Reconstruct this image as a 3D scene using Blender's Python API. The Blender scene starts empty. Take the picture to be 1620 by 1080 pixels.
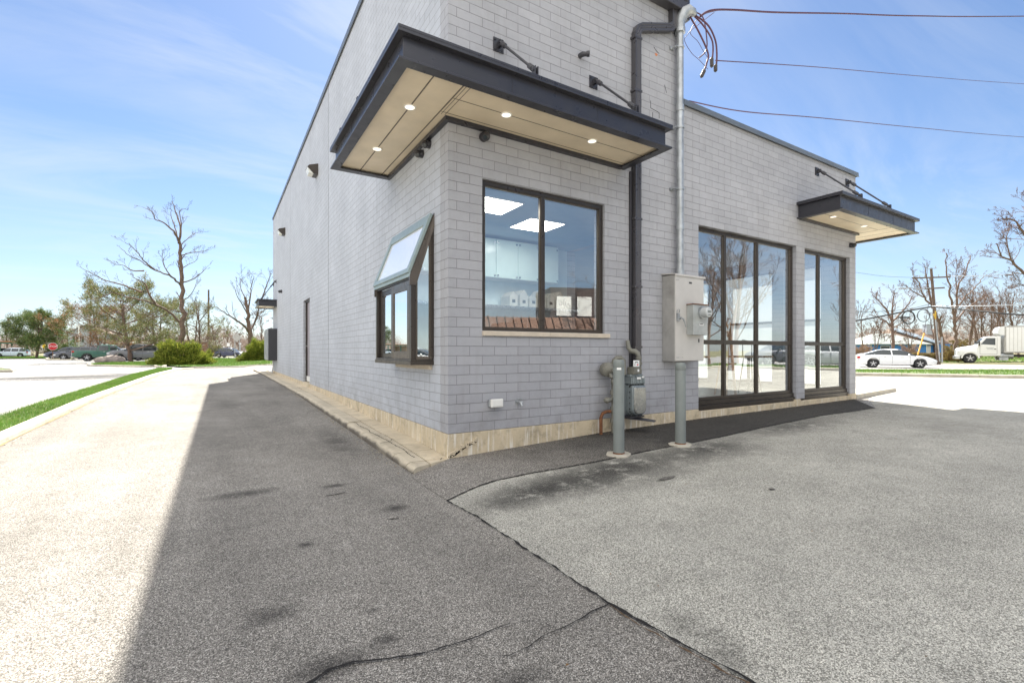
import bpy, bmesh, math, random
import numpy as np
from mathutils import Vector, Matrix
R = math.radians
random.seed(7); rng = np.random.default_rng(7)
S = bpy.context.scene
# ---------------------------------------------------------------- camera
F = 749.0; HY = 555.0; CX = 810.0
fx, fy = 0.5260160916, 0.8504746154
rx, ry = fy, -fx
CAM = (-2.0234, -4.5325, 0.8636)
cd = bpy.data.cameras.new('camera'); cam = bpy.data.objects.new('camera', cd); S.collection.objects.link(cam)
cam.location = CAM; cam.rotation_euler = (R(90), 0, math.atan2(fy, fx) - R(90))
cd.sensor_width = 36; cd.lens = F/1620*36; cd.shift_y = (HY-540)/1620; cd.clip_start = .05; cd.clip_end = 3000
S.camera = cam
# ---------------------------------------------------------------- sun, sky, exposure
SUN = Vector((2.29, 5.75, 6.97)).normalized()
SUN_EL = math.asin(SUN.z); SUN_AZ = math.atan2(SUN.x, SUN.y)
sl = bpy.data.lights.new('sun', 'SUN'); sl.energy = 5.0; sl.angle = R(.53); sl.color = (1, .955, .87)
so = bpy.data.objects.new('sun', sl); S.collection.objects.link(so); so.location = SUN*60
so.rotation_euler = SUN.to_track_quat('Z', 'Y').to_euler()
W = bpy.data.worlds.new('World'); S.world = W; W.use_nodes = True
wn = W.node_tree; wn.nodes.clear()
def N(nt, t, **k):
    n = nt.nodes.new(t)
    for a, b in k.items():
        if a.startswith('i_'): n.inputs[a[2:].replace('_', ' ')].default_value = b
        else: setattr(n, a, b)
    return n
def sky_world():
    L = wn.links.new
    sky = N(wn, 'ShaderNodeTexSky', sky_type='NISHITA', sun_disc=False, sun_elevation=SUN_EL, sun_rotation=SUN_AZ,
            air_density=1.0, dust_density=.35, ozone_density=1.0, altitude=200)
    tc = N(wn, 'ShaderNodeTexCoord'); sx = N(wn, 'ShaderNodeSeparateXYZ'); L(tc.outputs['Generated'], sx.inputs[0])
    zz = N(wn, 'ShaderNodeMath', operation='MAXIMUM'); L(sx.outputs['Z'], zz.inputs[0]); zz.inputs[1].default_value = .02
    za = N(wn, 'ShaderNodeMath', operation='ADD'); L(zz.outputs[0], za.inputs[0]); za.inputs[1].default_value = .12
    px = N(wn, 'ShaderNodeMath', operation='DIVIDE'); L(sx.outputs['X'], px.inputs[0]); L(za.outputs[0], px.inputs[1])
    py = N(wn, 'ShaderNodeMath', operation='DIVIDE'); L(sx.outputs['Y'], py.inputs[0]); L(za.outputs[0], py.inputs[1])
    cb = N(wn, 'ShaderNodeCombineXYZ'); L(px.outputs[0], cb.inputs['X']); L(py.outputs[0], cb.inputs['Y'])
    mp = N(wn, 'ShaderNodeMapping'); mp.inputs['Rotation'].default_value = (0, 0, R(20)); mp.inputs['Scale'].default_value = (.45, 1.5, 1)
    L(cb.outputs[0], mp.inputs[0])
    n1 = N(wn, 'ShaderNodeTexNoise', i_Scale=1.1, i_Detail=9.0, i_Roughness=.62, i_Distortion=.8); L(mp.outputs[0], n1.inputs['Vector'])
    n2 = N(wn, 'ShaderNodeTexNoise', i_Scale=.55, i_Detail=3.0); L(cb.outputs[0], n2.inputs['Vector'])
    r1 = N(wn, 'ShaderNodeMapRange', clamp=True); r1.inputs[1].default_value = .43; r1.inputs[2].default_value = .70; L(n1.outputs['Fac'], r1.inputs[0])
    r2 = N(wn, 'ShaderNodeMapRange', clamp=True); r2.inputs[1].default_value = .34; r2.inputs[2].default_value = .58; L(n2.outputs['Fac'], r2.inputs[0])
    m = N(wn, 'ShaderNodeMath', operation='MULTIPLY'); L(r1.outputs[0], m.inputs[0]); L(r2.outputs[0], m.inputs[1])
    # unseen bright cloud bank, added away from the sun to fill the shaded sides
    sh = N(wn, 'ShaderNodeMath', operation='MULTIPLY_ADD'); L(sx.outputs['Y'], sh.inputs[0]); sh.inputs[1].default_value = -.42; L(sx.outputs['Z'], sh.inputs[2])
    sh2 = N(wn, 'ShaderNodeMath', operation='MULTIPLY_ADD'); L(sx.outputs['X'], sh2.inputs[0]); sh2.inputs[1].default_value = -.62; L(sh.outputs[0], sh2.inputs[2]); sh = sh2
    bk = N(wn, 'ShaderNodeMapRange', clamp=True, interpolation_type='SMOOTHSTEP'); bk.inputs[1].default_value = .52; bk.inputs[2].default_value = .82
    bk.inputs[3].default_value = 0; bk.inputs[4].default_value = 1; L(sh.outputs[0], bk.inputs[0])
    ad = m
    hz = N(wn, 'ShaderNodeMapRange', clamp=True); hz.inputs[1].default_value = .30; hz.inputs[2].default_value = 0
    hz.inputs[3].default_value = 0; hz.inputs[4].default_value = .35; L(sx.outputs['Z'], hz.inputs[0])
    mxh = N(wn, 'ShaderNodeMix', data_type='RGBA'); L(hz.outputs[0], mxh.inputs[0]); L(sky.outputs[0], mxh.inputs[6]); mxh.inputs[7].default_value = HAZE_C
    tint = N(wn, 'ShaderNodeMix', data_type='RGBA', blend_type='MULTIPLY'); tint.inputs[0].default_value = 1
    L(mxh.outputs[2], tint.inputs[6]); tint.inputs[7].default_value = SKY_TINT
    mul = N(wn, 'ShaderNodeMath', operation='MULTIPLY'); L(ad.outputs[0], mul.inputs[0]); mul.inputs[1].default_value = .62
    mx = N(wn, 'ShaderNodeMix', data_type='RGBA'); L(mul.outputs[0], mx.inputs[0]); L(tint.outputs[2], mx.inputs[6]); mx.inputs[7].default_value = CLOUD_C
    nb = N(wn, 'ShaderNodeTexNoise', i_Scale=1.6, i_Detail=6.0, i_Roughness=.6); L(tc.outputs['Generated'], nb.inputs['Vector'])
    rb = N(wn, 'ShaderNodeMapRange', clamp=True); rb.inputs[1].default_value = .3; rb.inputs[2].default_value = .7; rb.inputs[3].default_value = .7; rb.inputs[4].default_value = 1; L(nb.outputs['Fac'], rb.inputs[0])
    bm2 = N(wn, 'ShaderNodeMath', operation='MULTIPLY'); L(bk.outputs[0], bm2.inputs[0]); L(rb.outputs[0], bm2.inputs[1])
    mx2 = N(wn, 'ShaderNodeMix', data_type='RGBA'); L(bm2.outputs[0], mx2.inputs[0]); L(mx.outputs[2], mx2.inputs[6]); mx2.inputs[7].default_value = FILL_BANK_C
    bg = N(wn, 'ShaderNodeBackground'); bg.inputs[1].default_value = SKY_STR; L(mx2.outputs[2], bg.inputs[0])
    out = N(wn, 'ShaderNodeOutputWorld'); L(bg.outputs[0], out.inputs[0])
SKY_STR = .046; FILL_BANK_C = (15.8, 15.4, 14.9, 1); CLOUD_C = (7.2, 7.5, 7.9, 1); HAZE_C = (5.4, 5.8, 6.2, 1); SKY_TINT = (1.0, 1.09, 1.22, 1)
sky_world()
S.view_settings.view_transform = 'Standard'; S.view_settings.look = 'None'; S.view_settings.gamma = 1
S.view_settings.exposure = 1.55
# ---------------------------------------------------------------- placing helpers
def lerp(v, xs, ys): return float(np.interp(v, xs, ys))
def gz(x, y):
    a = lerp(x, [-.6, 0, 2.1, 4, 8.8], [-.33, -.262, -.182, -.152, -.12])
    l = lerp(y, [0, 8, 20, 30], [0, .15, .15, .06])
    dd = (x-CAM[0])*fx+(y-CAM[1])*fy        # the street on the right lies a little lower than the lot
    return a + l*min(1, max(0, (8.8-x)/9.4)) - .30*lerp(x, [10, 18], [0, 1])*lerp(dd, [21, 31], [0, 1])
def at(px, py, d):
    u = (px-CX)/F; v = -(py-HY)/F
    return Vector((CAM[0]+d*(fx+u*rx), CAM[1]+d*(fy+u*ry), CAM[2]+d*v))
def G(px, py, z=-.27):
    d = (CAM[2]-z)*F/(py-HY)
    p = at(px, py, d); return Vector((p.x, p.y, z))
def GD(px, d):                       # ground point at column px, depth d
    p = at(px, HY, d); return Vector((p.x, p.y, gz(p.x, p.y)))
RIGHT_ANG = math.atan2(ry, rx)
# ---------------------------------------------------------------- object helpers
def tag(o, label=None, cat=None, group=None, kind=None):
    if label: o['label'] = label
    if cat: o['category'] = cat
    if group: o['group'] = group
    if kind: o['kind'] = kind
    return o
def thing(name, label, cat, loc=(0, 0, 0), rz=0, group=None):
    o = bpy.data.objects.new(name, None); S.collection.objects.link(o)
    o.location = loc; o.rotation_euler = (0, 0, rz); o.empty_display_size = .2
    return tag(o, label, cat, group)
def root_loc(o):
    while o.parent: o = o.parent
    return Vector(o.location)
class MB:
    def __init__(s): s.v = []; s.f = []; s.uv = None
    def add(s, vs, fs):
        n = len(s.v); s.v += [tuple(v) for v in vs]; s.f += [tuple(i+n for i in f) for f in fs]; return s
    def box(s, x0, y0, z0, x1, y1, z1):
        if x0 > x1: x0, x1 = x1, x0
        if y0 > y1: y0, y1 = y1, y0
        if z0 > z1: z0, z1 = z1, z0
        return s.add([(x0,y0,z0),(x1,y0,z0),(x1,y1,z0),(x0,y1,z0),(x0,y0,z1),(x1,y0,z1),(x1,y1,z1),(x0,y1,z1)],
                     [(0,3,2,1),(4,5,6,7),(0,1,5,4),(1,2,6,5),(2,3,7,6),(3,0,4,7)])
    def obox(s, c, X, Y, Z):       # oriented box, half-extent vectors
        c, X, Y, Z = map(Vector, (c, X, Y, Z)); vs = []
        for k in (-1, 1):
            for a, b in ((-1,-1),(1,-1),(1,1),(-1,1)): vs.append(c+X*a+Y*b+Z*k)
        return s.add(vs, [(0,3,2,1),(4,5,6,7),(0,1,5,4),(1,2,6,5),(2,3,7,6),(3,0,4,7)])
    def quad(s, a, b, c, d): return s.add([a, b, c, d], [(0,1,2,3)])
    def prism(s, poly, d):           # poly: 3D points, extruded by vector d
        n = len(poly); d = Vector(d); P = [Vector(p) for p in poly]
        return s.add(P+[p+d for p in P], [tuple(range(n))[::-1], tuple(range(n, 2*n))]+[(i,(i+1)%n,(i+1)%n+n,i+n) for i in range(n)])
    def tube(s, pts, r, n=8, cap=True):
        P = [Vector(p) for p in pts]
        if not hasattr(r, '__len__'): r = [r]*len(P)
        up = None; rings = []
        base = len(s.v)
        for i, p in enumerate(P):
            t = (P[min(i+1, len(P)-1)]-P[max(i-1, 0)])
            if t.length < 1e-9: t = Vector((0,0,1))
            t.normalize()
            if up is None:
                up = Vector((0,0,1)) if abs(t.z) < .9 else Vector((1,0,0))
            a = up - t*up.dot(t)
            if a.length < 1e-5: a = t.orthogonal()
            a.normalize(); b = t.cross(a); up = a
            for k in range(n):
                q = 2*math.pi*k/n; s.v.append(tuple(p+(a*math.cos(q)+b*math.sin(q))*r[i]))
        for i in range(len(P)-1):
            for k in range(n):
                k2 = (k+1) % n; s.f.append((base+i*n+k, base+i*n+k2, base+(i+1)*n+k2, base+(i+1)*n+k))
        if cap:
            s.f.append(tuple(base+k for k in range(n))[::-1]); e = base+(len(P)-1)*n; s.f.append(tuple(e+k for k in range(n)))
        return s
    def cyl(s, a, b, r, n=16): return s.tube([a, b], r, n)
    def ball(s, c, r, n=12, m=8, sc=(1,1,1)):
        c = Vector(c); base = len(s.v); s.v.append(tuple(c-Vector((0,0,r*sc[2]))))
        for j in range(1, m):
            t = -math.pi/2+math.pi*j/m
            for k in range(n):
                q = 2*math.pi*k/n; s.v.append((c.x+r*sc[0]*math.cos(t)*math.cos(q), c.y+r*sc[1]*math.cos(t)*math.sin(q), c.z+r*sc[2]*math.sin(t)))
        s.v.append(tuple(c+Vector((0,0,r*sc[2])))); top = len(s.v)-1
        for k in range(n): s.f.append((base, base+1+(k+1)%n, base+1+k)); e = base+1+(m-2)*n; s.f.append((e+k, e+(k+1)%n, top))
        for j in range(m-2):
            for k in range(n): o = base+1+j*n; s.f.append((o+k, o+(k+1)%n, o+n+(k+1)%n, o+n+k))
        return s
    def build(s, name, mat, parent=None, world=True, smooth=False, bevel=0, seg=2, label=None, auto=None):
        me = bpy.data.meshes.new(name)
        V = s.v
        if parent is not None and world:
            L = root_loc(parent); V = [(a-L.x, b-L.y, c-L.z) for a, b, c in V]
        me.from_pydata(V, [], s.f); me.update()
        if smooth: me.polygons.foreach_set('use_smooth', [True]*len(me.polygons))
        o = bpy.data.objects.new(name, me); S.collection.objects.link(o)
        if mat: me.materials.append(mat)
        if parent is not None: o.parent = parent
        if bevel:
            m = o.modifiers.new('bevel', 'BEVEL'); m.width = bevel; m.segments = seg; m.limit_method = 'ANGLE'; m.angle_limit = R(40)
        if auto:
            me.polygons.foreach_set('use_smooth', [True]*len(me.polygons)); me.set_sharp_from_angle(angle=R(auto))
        if label: o['label'] = label
        return o
def single(mb, name, mat, label, cat, loc, group=None, **k):
    """a thing that is one mesh: origin at loc"""
    loc = Vector(loc); mb.v = [(a-loc.x, b-loc.y, c-loc.z) for a, b, c in mb.v]
    o = mb.build(name, mat, None, **k); o.location = loc; return tag(o, label, cat, group)
def copy_tree(o, parent=None):
    c = o.copy(); S.collection.objects.link(c); c.parent = parent
    if parent is not None: c.matrix_parent_inverse = o.matrix_parent_inverse.copy()
    for ch in [q for q in list(S.collection.objects) if q.parent == o]: copy_tree(ch, c)
    return c
def text_mesh(txt, name, mat, parent, loc, rot, size, extrude=.002, align='CENTER', world=True):
    cu = bpy.data.curves.new(name, 'FONT'); cu.body = txt; cu.size = size; cu.extrude = extrude; cu.align_x = align; cu.align_y = 'CENTER'
    t = bpy.data.objects.new('tmp', cu); S.collection.objects.link(t)
    dg = bpy.context.evaluated_depsgraph_get(); me = bpy.data.meshes.new_from_object(t.evaluated_get(dg))
    bpy.data.objects.remove(t)
    o = bpy.data.objects.new(name, me); S.collection.objects.link(o); me.materials.clear(); me.materials.append(mat)
    if parent is not None:
        o.parent = parent
        if world: loc = Vector(loc)-root_loc(parent)
    o.location = loc; o.rotation_euler = rot
    return o
# ---------------------------------------------------------------- materials
def newmat(name):
    m = bpy.data.materials.new(name); m.use_nodes = True; nt = m.node_tree; nt.nodes.clear()
    out = N(nt, 'ShaderNodeOutputMaterial'); b = N(nt, 'ShaderNodeBsdfPrincipled'); nt.links.new(b.outputs[0], out.inputs[0])
    return m, nt, b, out
def coords(nt, kind='Object', scale=(1,1,1), rot=(0,0,0), loc=(0,0,0)):
    if kind == 'World':
        g = N(nt, 'ShaderNodeNewGeometry'); src = g.outputs['Position']
    else:
        g = N(nt, 'ShaderNodeTexCoord'); src = g.outputs[kind]
    mp = N(nt, 'ShaderNodeMapping'); mp.inputs['Scale'].default_value = scale; mp.inputs['Rotation'].default_value = rot; mp.inputs['Location'].default_value = loc
    nt.links.new(src, mp.inputs[0]); return mp.outputs[0]
def mixc(nt, fac, a, b, mode='MIX'):
    m = N(nt, 'ShaderNodeMix', data_type='RGBA', blend_type=mode)
    for i, v in ((0, fac), (6, a), (7, b)):
        if hasattr(v, 'is_output') or isinstance(v, bpy.types.NodeSocket): nt.links.new(v, m.inputs[i])
        else: m.inputs[i].default_value = v if i == 0 else (tuple(v)+(1,))[:4]
    return m.outputs[2]
def ramp(nt, src, lo, hi, a=0., b=1.):
    r = N(nt, 'ShaderNodeMapRange', clamp=True); nt.links.new(src, r.inputs[0])
    r.inputs[1].default_value = lo; r.inputs[2].default_value = hi; r.inputs[3].default_value = a; r.inputs[4].default_value = b
    return r.outputs[0]
def noise(nt, vec, scale, detail=4, rough=.55, dist=0):
    n = N(nt, 'ShaderNodeTexNoise', i_Scale=scale, i_Detail=float(detail), i_Roughness=rough, i_Distortion=float(dist)); nt.links.new(vec, n.inputs['Vector']); return n.outputs['Fac']
def math_(nt, op, a, b):
    m = N(nt, 'ShaderNodeMath', operation=op)
    for i, v in ((0, a), (1, b)):
        if isinstance(v, bpy.types.NodeSocket): nt.links.new(v, m.inputs[i])
        else: m.inputs[i].default_value = v
    return m.outputs[0]
def bump(nt, b, h, strength=.4, dist=.01):
    bp = N(nt, 'ShaderNodeBump'); bp.inputs['Strength'].default_value = strength; bp.inputs['Distance'].default_value = dist
    nt.links.new(h, bp.inputs['Height']); nt.links.new(bp.outputs[0], b.inputs['Normal']); return bp
_mc = {}
def pm(name, c, rough=.5, metal=0, var=.12, scale=6., bmp=0., bscale=60., coat=0, dirt=0., spec=None):
    if name in _mc: return _mc[name]
    m, nt, b, o = newmat(name); L = nt.links.new
    v = coords(nt)
    n = noise(nt, v, scale, 5)
    col = mixc(nt, ramp(nt, n, .3, .7), [x*(1-var) for x in c], [min(1, x*(1+var)) for x in c])
    if dirt:
        d = ramp(nt, noise(nt, v, scale*.6, 8, .7), .5, .75, 0, dirt); col = mixc(nt, d, col, (.09, .075, .055))
    L(col, b.inputs['Base Color'])
    L(ramp(nt, noise(nt, v, scale*3, 3), .3, .7, max(0, rough-.08), min(1, rough+.08)), b.inputs['Roughness'])
    b.inputs['Metallic'].default_value = metal
    if coat: b.inputs['Coat Weight'].default_value = coat; b.inputs['Coat Roughness'].default_value = .05
    if spec is not None: b.inputs['Specular IOR Level'].default_value = spec
    if bmp: bump(nt, b, noise(nt, v, bscale, 4), bmp, .01)
    _mc[name] = m; return m
def emis(name, c, s):
    m, nt, b, o = newmat(name); b.inputs['Base Color'].default_value = tuple(c)+(1,)
    b.inputs['Emission Color'].default_value = tuple(c)+(1,); b.inputs['Emission Strength'].default_value = s; return m
def glass(name, tint=(.9,.95,.94), refl=.12, power=1.0):
    m, nt, b, out = newmat(name); nt.nodes.remove(b)
    tr = N(nt, 'ShaderNodeBsdfTransparent'); tr.inputs[0].default_value = tuple(tint)+(1,)
    gl = N(nt, 'ShaderNodeBsdfGlossy'); gl.inputs['Roughness'].default_value = 0.0; gl.inputs['Color'].default_value = (.95,.98,1,1)
    fr = N(nt, 'ShaderNodeFresnel'); fr.inputs[0].default_value = 1.5
    f = math_(nt, 'ADD', math_(nt, 'MULTIPLY', fr.outputs[0], 1.7*power), refl)
    fm = math_(nt, 'MINIMUM', f, .9)
    mx = N(nt, 'ShaderNodeMixShader'); nt.links.new(fm, mx.inputs[0]); nt.links.new(tr.outputs[0], mx.inputs[1]); nt.links.new(gl.outputs[0], mx.inputs[2])
    nt.links.new(mx.outputs[0], out.inputs[0]); return m
def brick_mat(name, axis, c1, c2, mortar, off=0.):
    m, nt, b, o = newmat(name); L = nt.links.new
    g = N(nt, 'ShaderNodeNewGeometry'); sp = N(nt, 'ShaderNodeSeparateXYZ'); L(g.outputs['Position'], sp.inputs[0])
    nr = N(nt, 'ShaderNodeSeparateXYZ'); L(g.outputs['True Normal'], nr.inputs[0])
    # reveals: a face that looks along X uses Y and the other way round
    ax = math_(nt, 'ABSOLUTE', nr.outputs['X'], 0); sel = math_(nt, 'GREATER_THAN', ax, .5)
    h = math_(nt, 'ADD', math_(nt, 'MULTIPLY', sp.outputs['Y'], sel), math_(nt, 'MULTIPLY', sp.outputs['X'], math_(nt, 'SUBTRACT', 1., sel)))
    # slightly uneven courses
    wv = noise(nt, coords(nt, 'World', (1.3, 1.3, 3)), 2.5, 2)
    h2 = math_(nt, 'ADD', h, off)
    z2 = math_(nt, 'ADD', sp.outputs['Z'], ramp(nt, wv, .3, .7, -.0025, .0025))
    cb = N(nt, 'ShaderNodeCombineXYZ'); L(h2, cb.inputs[0]); L(z2, cb.inputs[1])
    bt = N(nt, 'ShaderNodeTexBrick', offset=.5, offset_frequency=2, squash=1)
    bt.inputs['Scale'].default_value = 1; bt.inputs['Mortar Size'].default_value = .0032; bt.inputs['Mortar Smooth'].default_value = .35
    bt.inputs['Brick Width'].default_value = .305; bt.inputs['Row Height'].default_value = .1016; bt.inputs['Bias'].default_value = 0
    bt.inputs['Color1'].default_value = tuple(c1)+(1,); bt.inputs['Color2'].default_value = tuple(c2)+(1,); bt.inputs['Mortar'].default_value = tuple(mortar)+(1,)
    L(cb.outputs[0], bt.inputs['Vector'])
    w = coords(nt, 'World')
    big = math_(nt, 'MULTIPLY', ramp(nt, noise(nt, w, 1.1, 6, .6), .3, .72, .87, 1.06), ramp(nt, noise(nt, w, 9, 6, .7), .35, .75, 1.03, .93))
    vcol = mixc(nt, 1., bt.outputs['Color'], (1, 1, 1), 'MULTIPLY')
    cbn = N(nt, 'ShaderNodeCombineColor'); [L(big, cbn.inputs[i]) for i in range(3)]
    vcol = mixc(nt, 1., vcol, cbn.outputs[0], 'MULTIPLY')
    dr = ramp(nt, noise(nt, coords(nt, 'World', (6, 6, .5)), 1.6, 6, .6), .52, .75, 0, .16); vcol = mixc(nt, dr, vcol, (.20, .185, .16))
    pits = ramp(nt, noise(nt, w, 95, 3, .7), .64, .72, 0, .6)
    vcol = mixc(nt, pits, vcol, (.16, .15, .15))
    ch = ramp(nt, noise(nt, w, 26, 5, .75), .715, .74, 0, .8); vcol = mixc(nt, ch, vcol, (.30, .23, .18))
    lowd = math_(nt, 'MULTIPLY', ramp(nt, sp.outputs['Z'], .55, -.02, 0, 1), ramp(nt, noise(nt, w, 4, 7, .7), .42, .66, 0, .38)); vcol = mixc(nt, lowd, vcol, (.19, .17, .15))
    # uneven weathering: some joints nearly painted over, some open
    jo = ramp(nt, noise(nt, w, 3.2, 4), .35, .65, .25, 1.0)
    jt = math_(nt, 'MULTIPLY', bt.outputs['Fac'], jo)
    vcol = mixc(nt, math_(nt, 'MULTIPLY', jt, .35), vcol, mortar)
    L(vcol, b.inputs['Base Color']); b.inputs['Roughness'].default_value = .62; b.inputs['Specular IOR Level'].default_value = .35
    ht = math_(nt, 'ADD', math_(nt, 'MULTIPLY', math_(nt, 'SUBTRACT', 1., jt), 1.), math_(nt, 'MULTIPLY', noise(nt, w, 70, 5, .7), .28))
    bump(nt, b, ht, .75, .007)
    return m
def asphalt(name, dark, mid, light, stains_shade=(), macro=.18, cell=105., fade=.9, gradx=None, tracks=None):
    m, nt, b, o = newmat(name); L = nt.links.new
    w = coords(nt, 'World')
    vo = N(nt, 'ShaderNodeTexVoronoi', i_Scale=cell, feature='F1'); L(w, vo.inputs['Vector'])
    sc = N(nt, 'ShaderNodeSeparateColor'); L(vo.outputs['Color'], sc.inputs[0])
    cr = N(nt, 'ShaderNodeValToRGB'); L(sc.outputs[0], cr.inputs[0]); e = cr.color_ramp.elements
    e[0].position = 0; e[0].color = tuple(dark)+(1,); e[1].position = 1; e[1].color = tuple(light)+(1,)
    for p, c in ((.30, dark), (.38, mid), (.74, mid), (.90, light)):
        q = e.new(p); q.color = tuple(c)+(1,)
    vo2 = N(nt, 'ShaderNodeTexVoronoi', i_Scale=cell*2.3, feature='F1'); L(w, vo2.inputs['Vector'])
    sc2 = N(nt, 'ShaderNodeSeparateColor'); L(vo2.outputs['Color'], sc2.inputs[0])
    fine = ramp(nt, sc2.outputs[0], 0, 1, .78, 1.22)
    cbn = N(nt, 'ShaderNodeCombineColor'); [L(fine, cbn.inputs[i]) for i in range(3)]
    col = mixc(nt, 1., cr.outputs[0], cbn.outputs[0], 'MULTIPLY')
    # pits between the stones
    pit = ramp(nt, vo.outputs['Distance'], .45/1, .75/1, 0, .4)
    col = mixc(nt, pit, col, [x*.3 for x in dark])
    mg = ramp(nt, noise(nt, w, .55, 7, .6, .4), .3, .7, 1-macro, 1+macro)
    mg2 = ramp(nt, noise(nt, w, 4.5, 6, .7), .3, .75, 1.1, .86)
    mm = math_(nt, 'MULTIPLY', mg, mg2)
    c2 = N(nt, 'ShaderNodeCombineColor'); [L(mm, c2.inputs[i]) for i in range(3)]
    col = mixc(nt, 1., col, c2.outputs[0], 'MULTIPLY')
    if tracks:
        tv = coords(nt, 'World', tracks); tk = ramp(nt, noise(nt, tv, 1.0, 5, .6), .32, .70, .84, 1.12); c4 = N(nt, 'ShaderNodeCombineColor'); [L(tk, c4.inputs[i]) for i in range(3)]; col = mixc(nt, 1., col, c4.outputs[0], 'MULTIPLY')
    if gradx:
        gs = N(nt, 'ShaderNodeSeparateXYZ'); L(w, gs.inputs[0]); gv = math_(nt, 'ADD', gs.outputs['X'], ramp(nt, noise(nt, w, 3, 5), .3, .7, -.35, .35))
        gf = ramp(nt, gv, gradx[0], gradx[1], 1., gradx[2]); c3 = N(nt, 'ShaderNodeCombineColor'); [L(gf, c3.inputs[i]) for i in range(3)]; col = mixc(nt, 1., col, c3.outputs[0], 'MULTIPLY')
    # small dark tar spots and blotches
    sp = ramp(nt, noise(nt, w, 2.1, 8, .68), .66, .72, 0, .55); col = mixc(nt, sp, col, [x*.5 for x in dark])
    for (cx, cy, ax_, ay_, ang, st) in stains_shade:
        v2 = coords(nt, 'World', (1/ax_, 1/ay_, 0), (0, 0, 0), (-cx/ax_, -cy/ay_, 0))
        ln = N(nt, 'ShaderNodeVectorMath', operation='LENGTH'); L(v2, ln.inputs[0])
        rad = ramp(nt, ln.outputs['Value'], 1.1, .2)
        nz = ramp(nt, noise(nt, w, 4.5, 9, .8), .34, .50)
        nz2 = ramp(nt, sc2.outputs[1], .2, .6, .55, 1)
        f = math_(nt, 'MULTIPLY', math_(nt, 'MULTIPLY', math_(nt, 'MULTIPLY', rad, nz), nz2), st)
        col = mixc(nt, f, col, (.022, .02, .019))
    L(col, b.inputs['Base Color']); b.inputs['Roughness'].default_value = fade; b.inputs['Specular IOR Level'].default_value = .25
    ht = math_(nt, 'SUBTRACT', math_(nt, 'MULTIPLY', sc.outputs[1], .7), math_(nt, 'MULTIPLY', vo.outputs['Distance'], 1.0))
    bump(nt, b, ht, .5, .004)
    return m
def concrete(name, c, dirt=.5, streak=0., joint=None):
    m, nt, b, o = newmat(name); L = nt.links.new
    w = coords(nt, 'World')
    col = mixc(nt, ramp(nt, noise(nt, w, 2.2, 8, .65), .3, .7), [x*.8 for x in c], [x*1.12 for x in c])
    col = mixc(nt, ramp(nt, noise(nt, w, 150, 3, .7), .55, .72, 0, .5), col, [x*.55 for x in c])
    col = mixc(nt, ramp(nt, noise(nt, w, 5, 9, .75), .50, .72, 0, dirt), col, (.10, .085, .06))
    if streak:
        v = coords(nt, 'World', (14, 14, 1.1)); s = ramp(nt, noise(nt, v, 1.5, 5, .6), .54, .66, 0, streak*.75)
        col = mixc(nt, s, col, (.78, .74, .66))
        s2 = ramp(nt, noise(nt, coords(nt, 'World', (9, 9, 1.5), (0,0,0), (3,7,1)), 1.5, 6, .65), .60, .74, 0, .45)
        col = mixc(nt, s2, col, (.16, .12, .08))
    L(col, b.inputs['Base Color']); b.inputs['Roughness'].default_value = .85
    bump(nt, b, math_(nt, 'ADD', noise(nt, w, 60, 6, .7), math_(nt, 'MULTIPLY', noise(nt, w, 9, 5), 2.)), .45, .008)
    return m
def leafmat(name, cols, rough=.6, trans=.15):
    m, nt, b, o = newmat(name); L = nt.links.new
    g = N(nt, 'ShaderNodeNewGeometry')
    cr = N(nt, 'ShaderNodeValToRGB'); L(g.outputs['Random Per Island'], cr.inputs[0]); e = cr.color_ramp.elements
    e[0].position = 0; e[0].color = tuple(cols[0])+(1,); e[1].position = 1; e[1].color = tuple(cols[-1])+(1,)
    for i, c in enumerate(cols[1:-1]): q = e.new((i+1)/(len(cols)-1)); q.color = tuple(c)+(1,)
    nz = ramp(nt, noise(nt, coords(nt, 'World'), 1.2, 3), .35, .65, .75, 1.25)
    cb = N(nt, 'ShaderNodeCombineColor'); [L(nz, cb.inputs[i]) for i in range(3)]
    L(mixc(nt, 1., cr.outputs[0], cb.outputs[0], 'MULTIPLY'), b.inputs['Base Color'])
    b.inputs['Roughness'].default_value = rough; b.inputs['Specular IOR Level'].default_value = .3
    tl = N(nt, 'ShaderNodeBsdfTranslucent'); L(cr.outputs[0], tl.inputs[0])
    mx = N(nt, 'ShaderNodeMixShader'); mx.inputs[0].default_value = trans; L(b.outputs[0], mx.inputs[1]); L(tl.outputs[0], mx.inputs[2]); L(mx.outputs[0], o.inputs[0])
    return m
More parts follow.
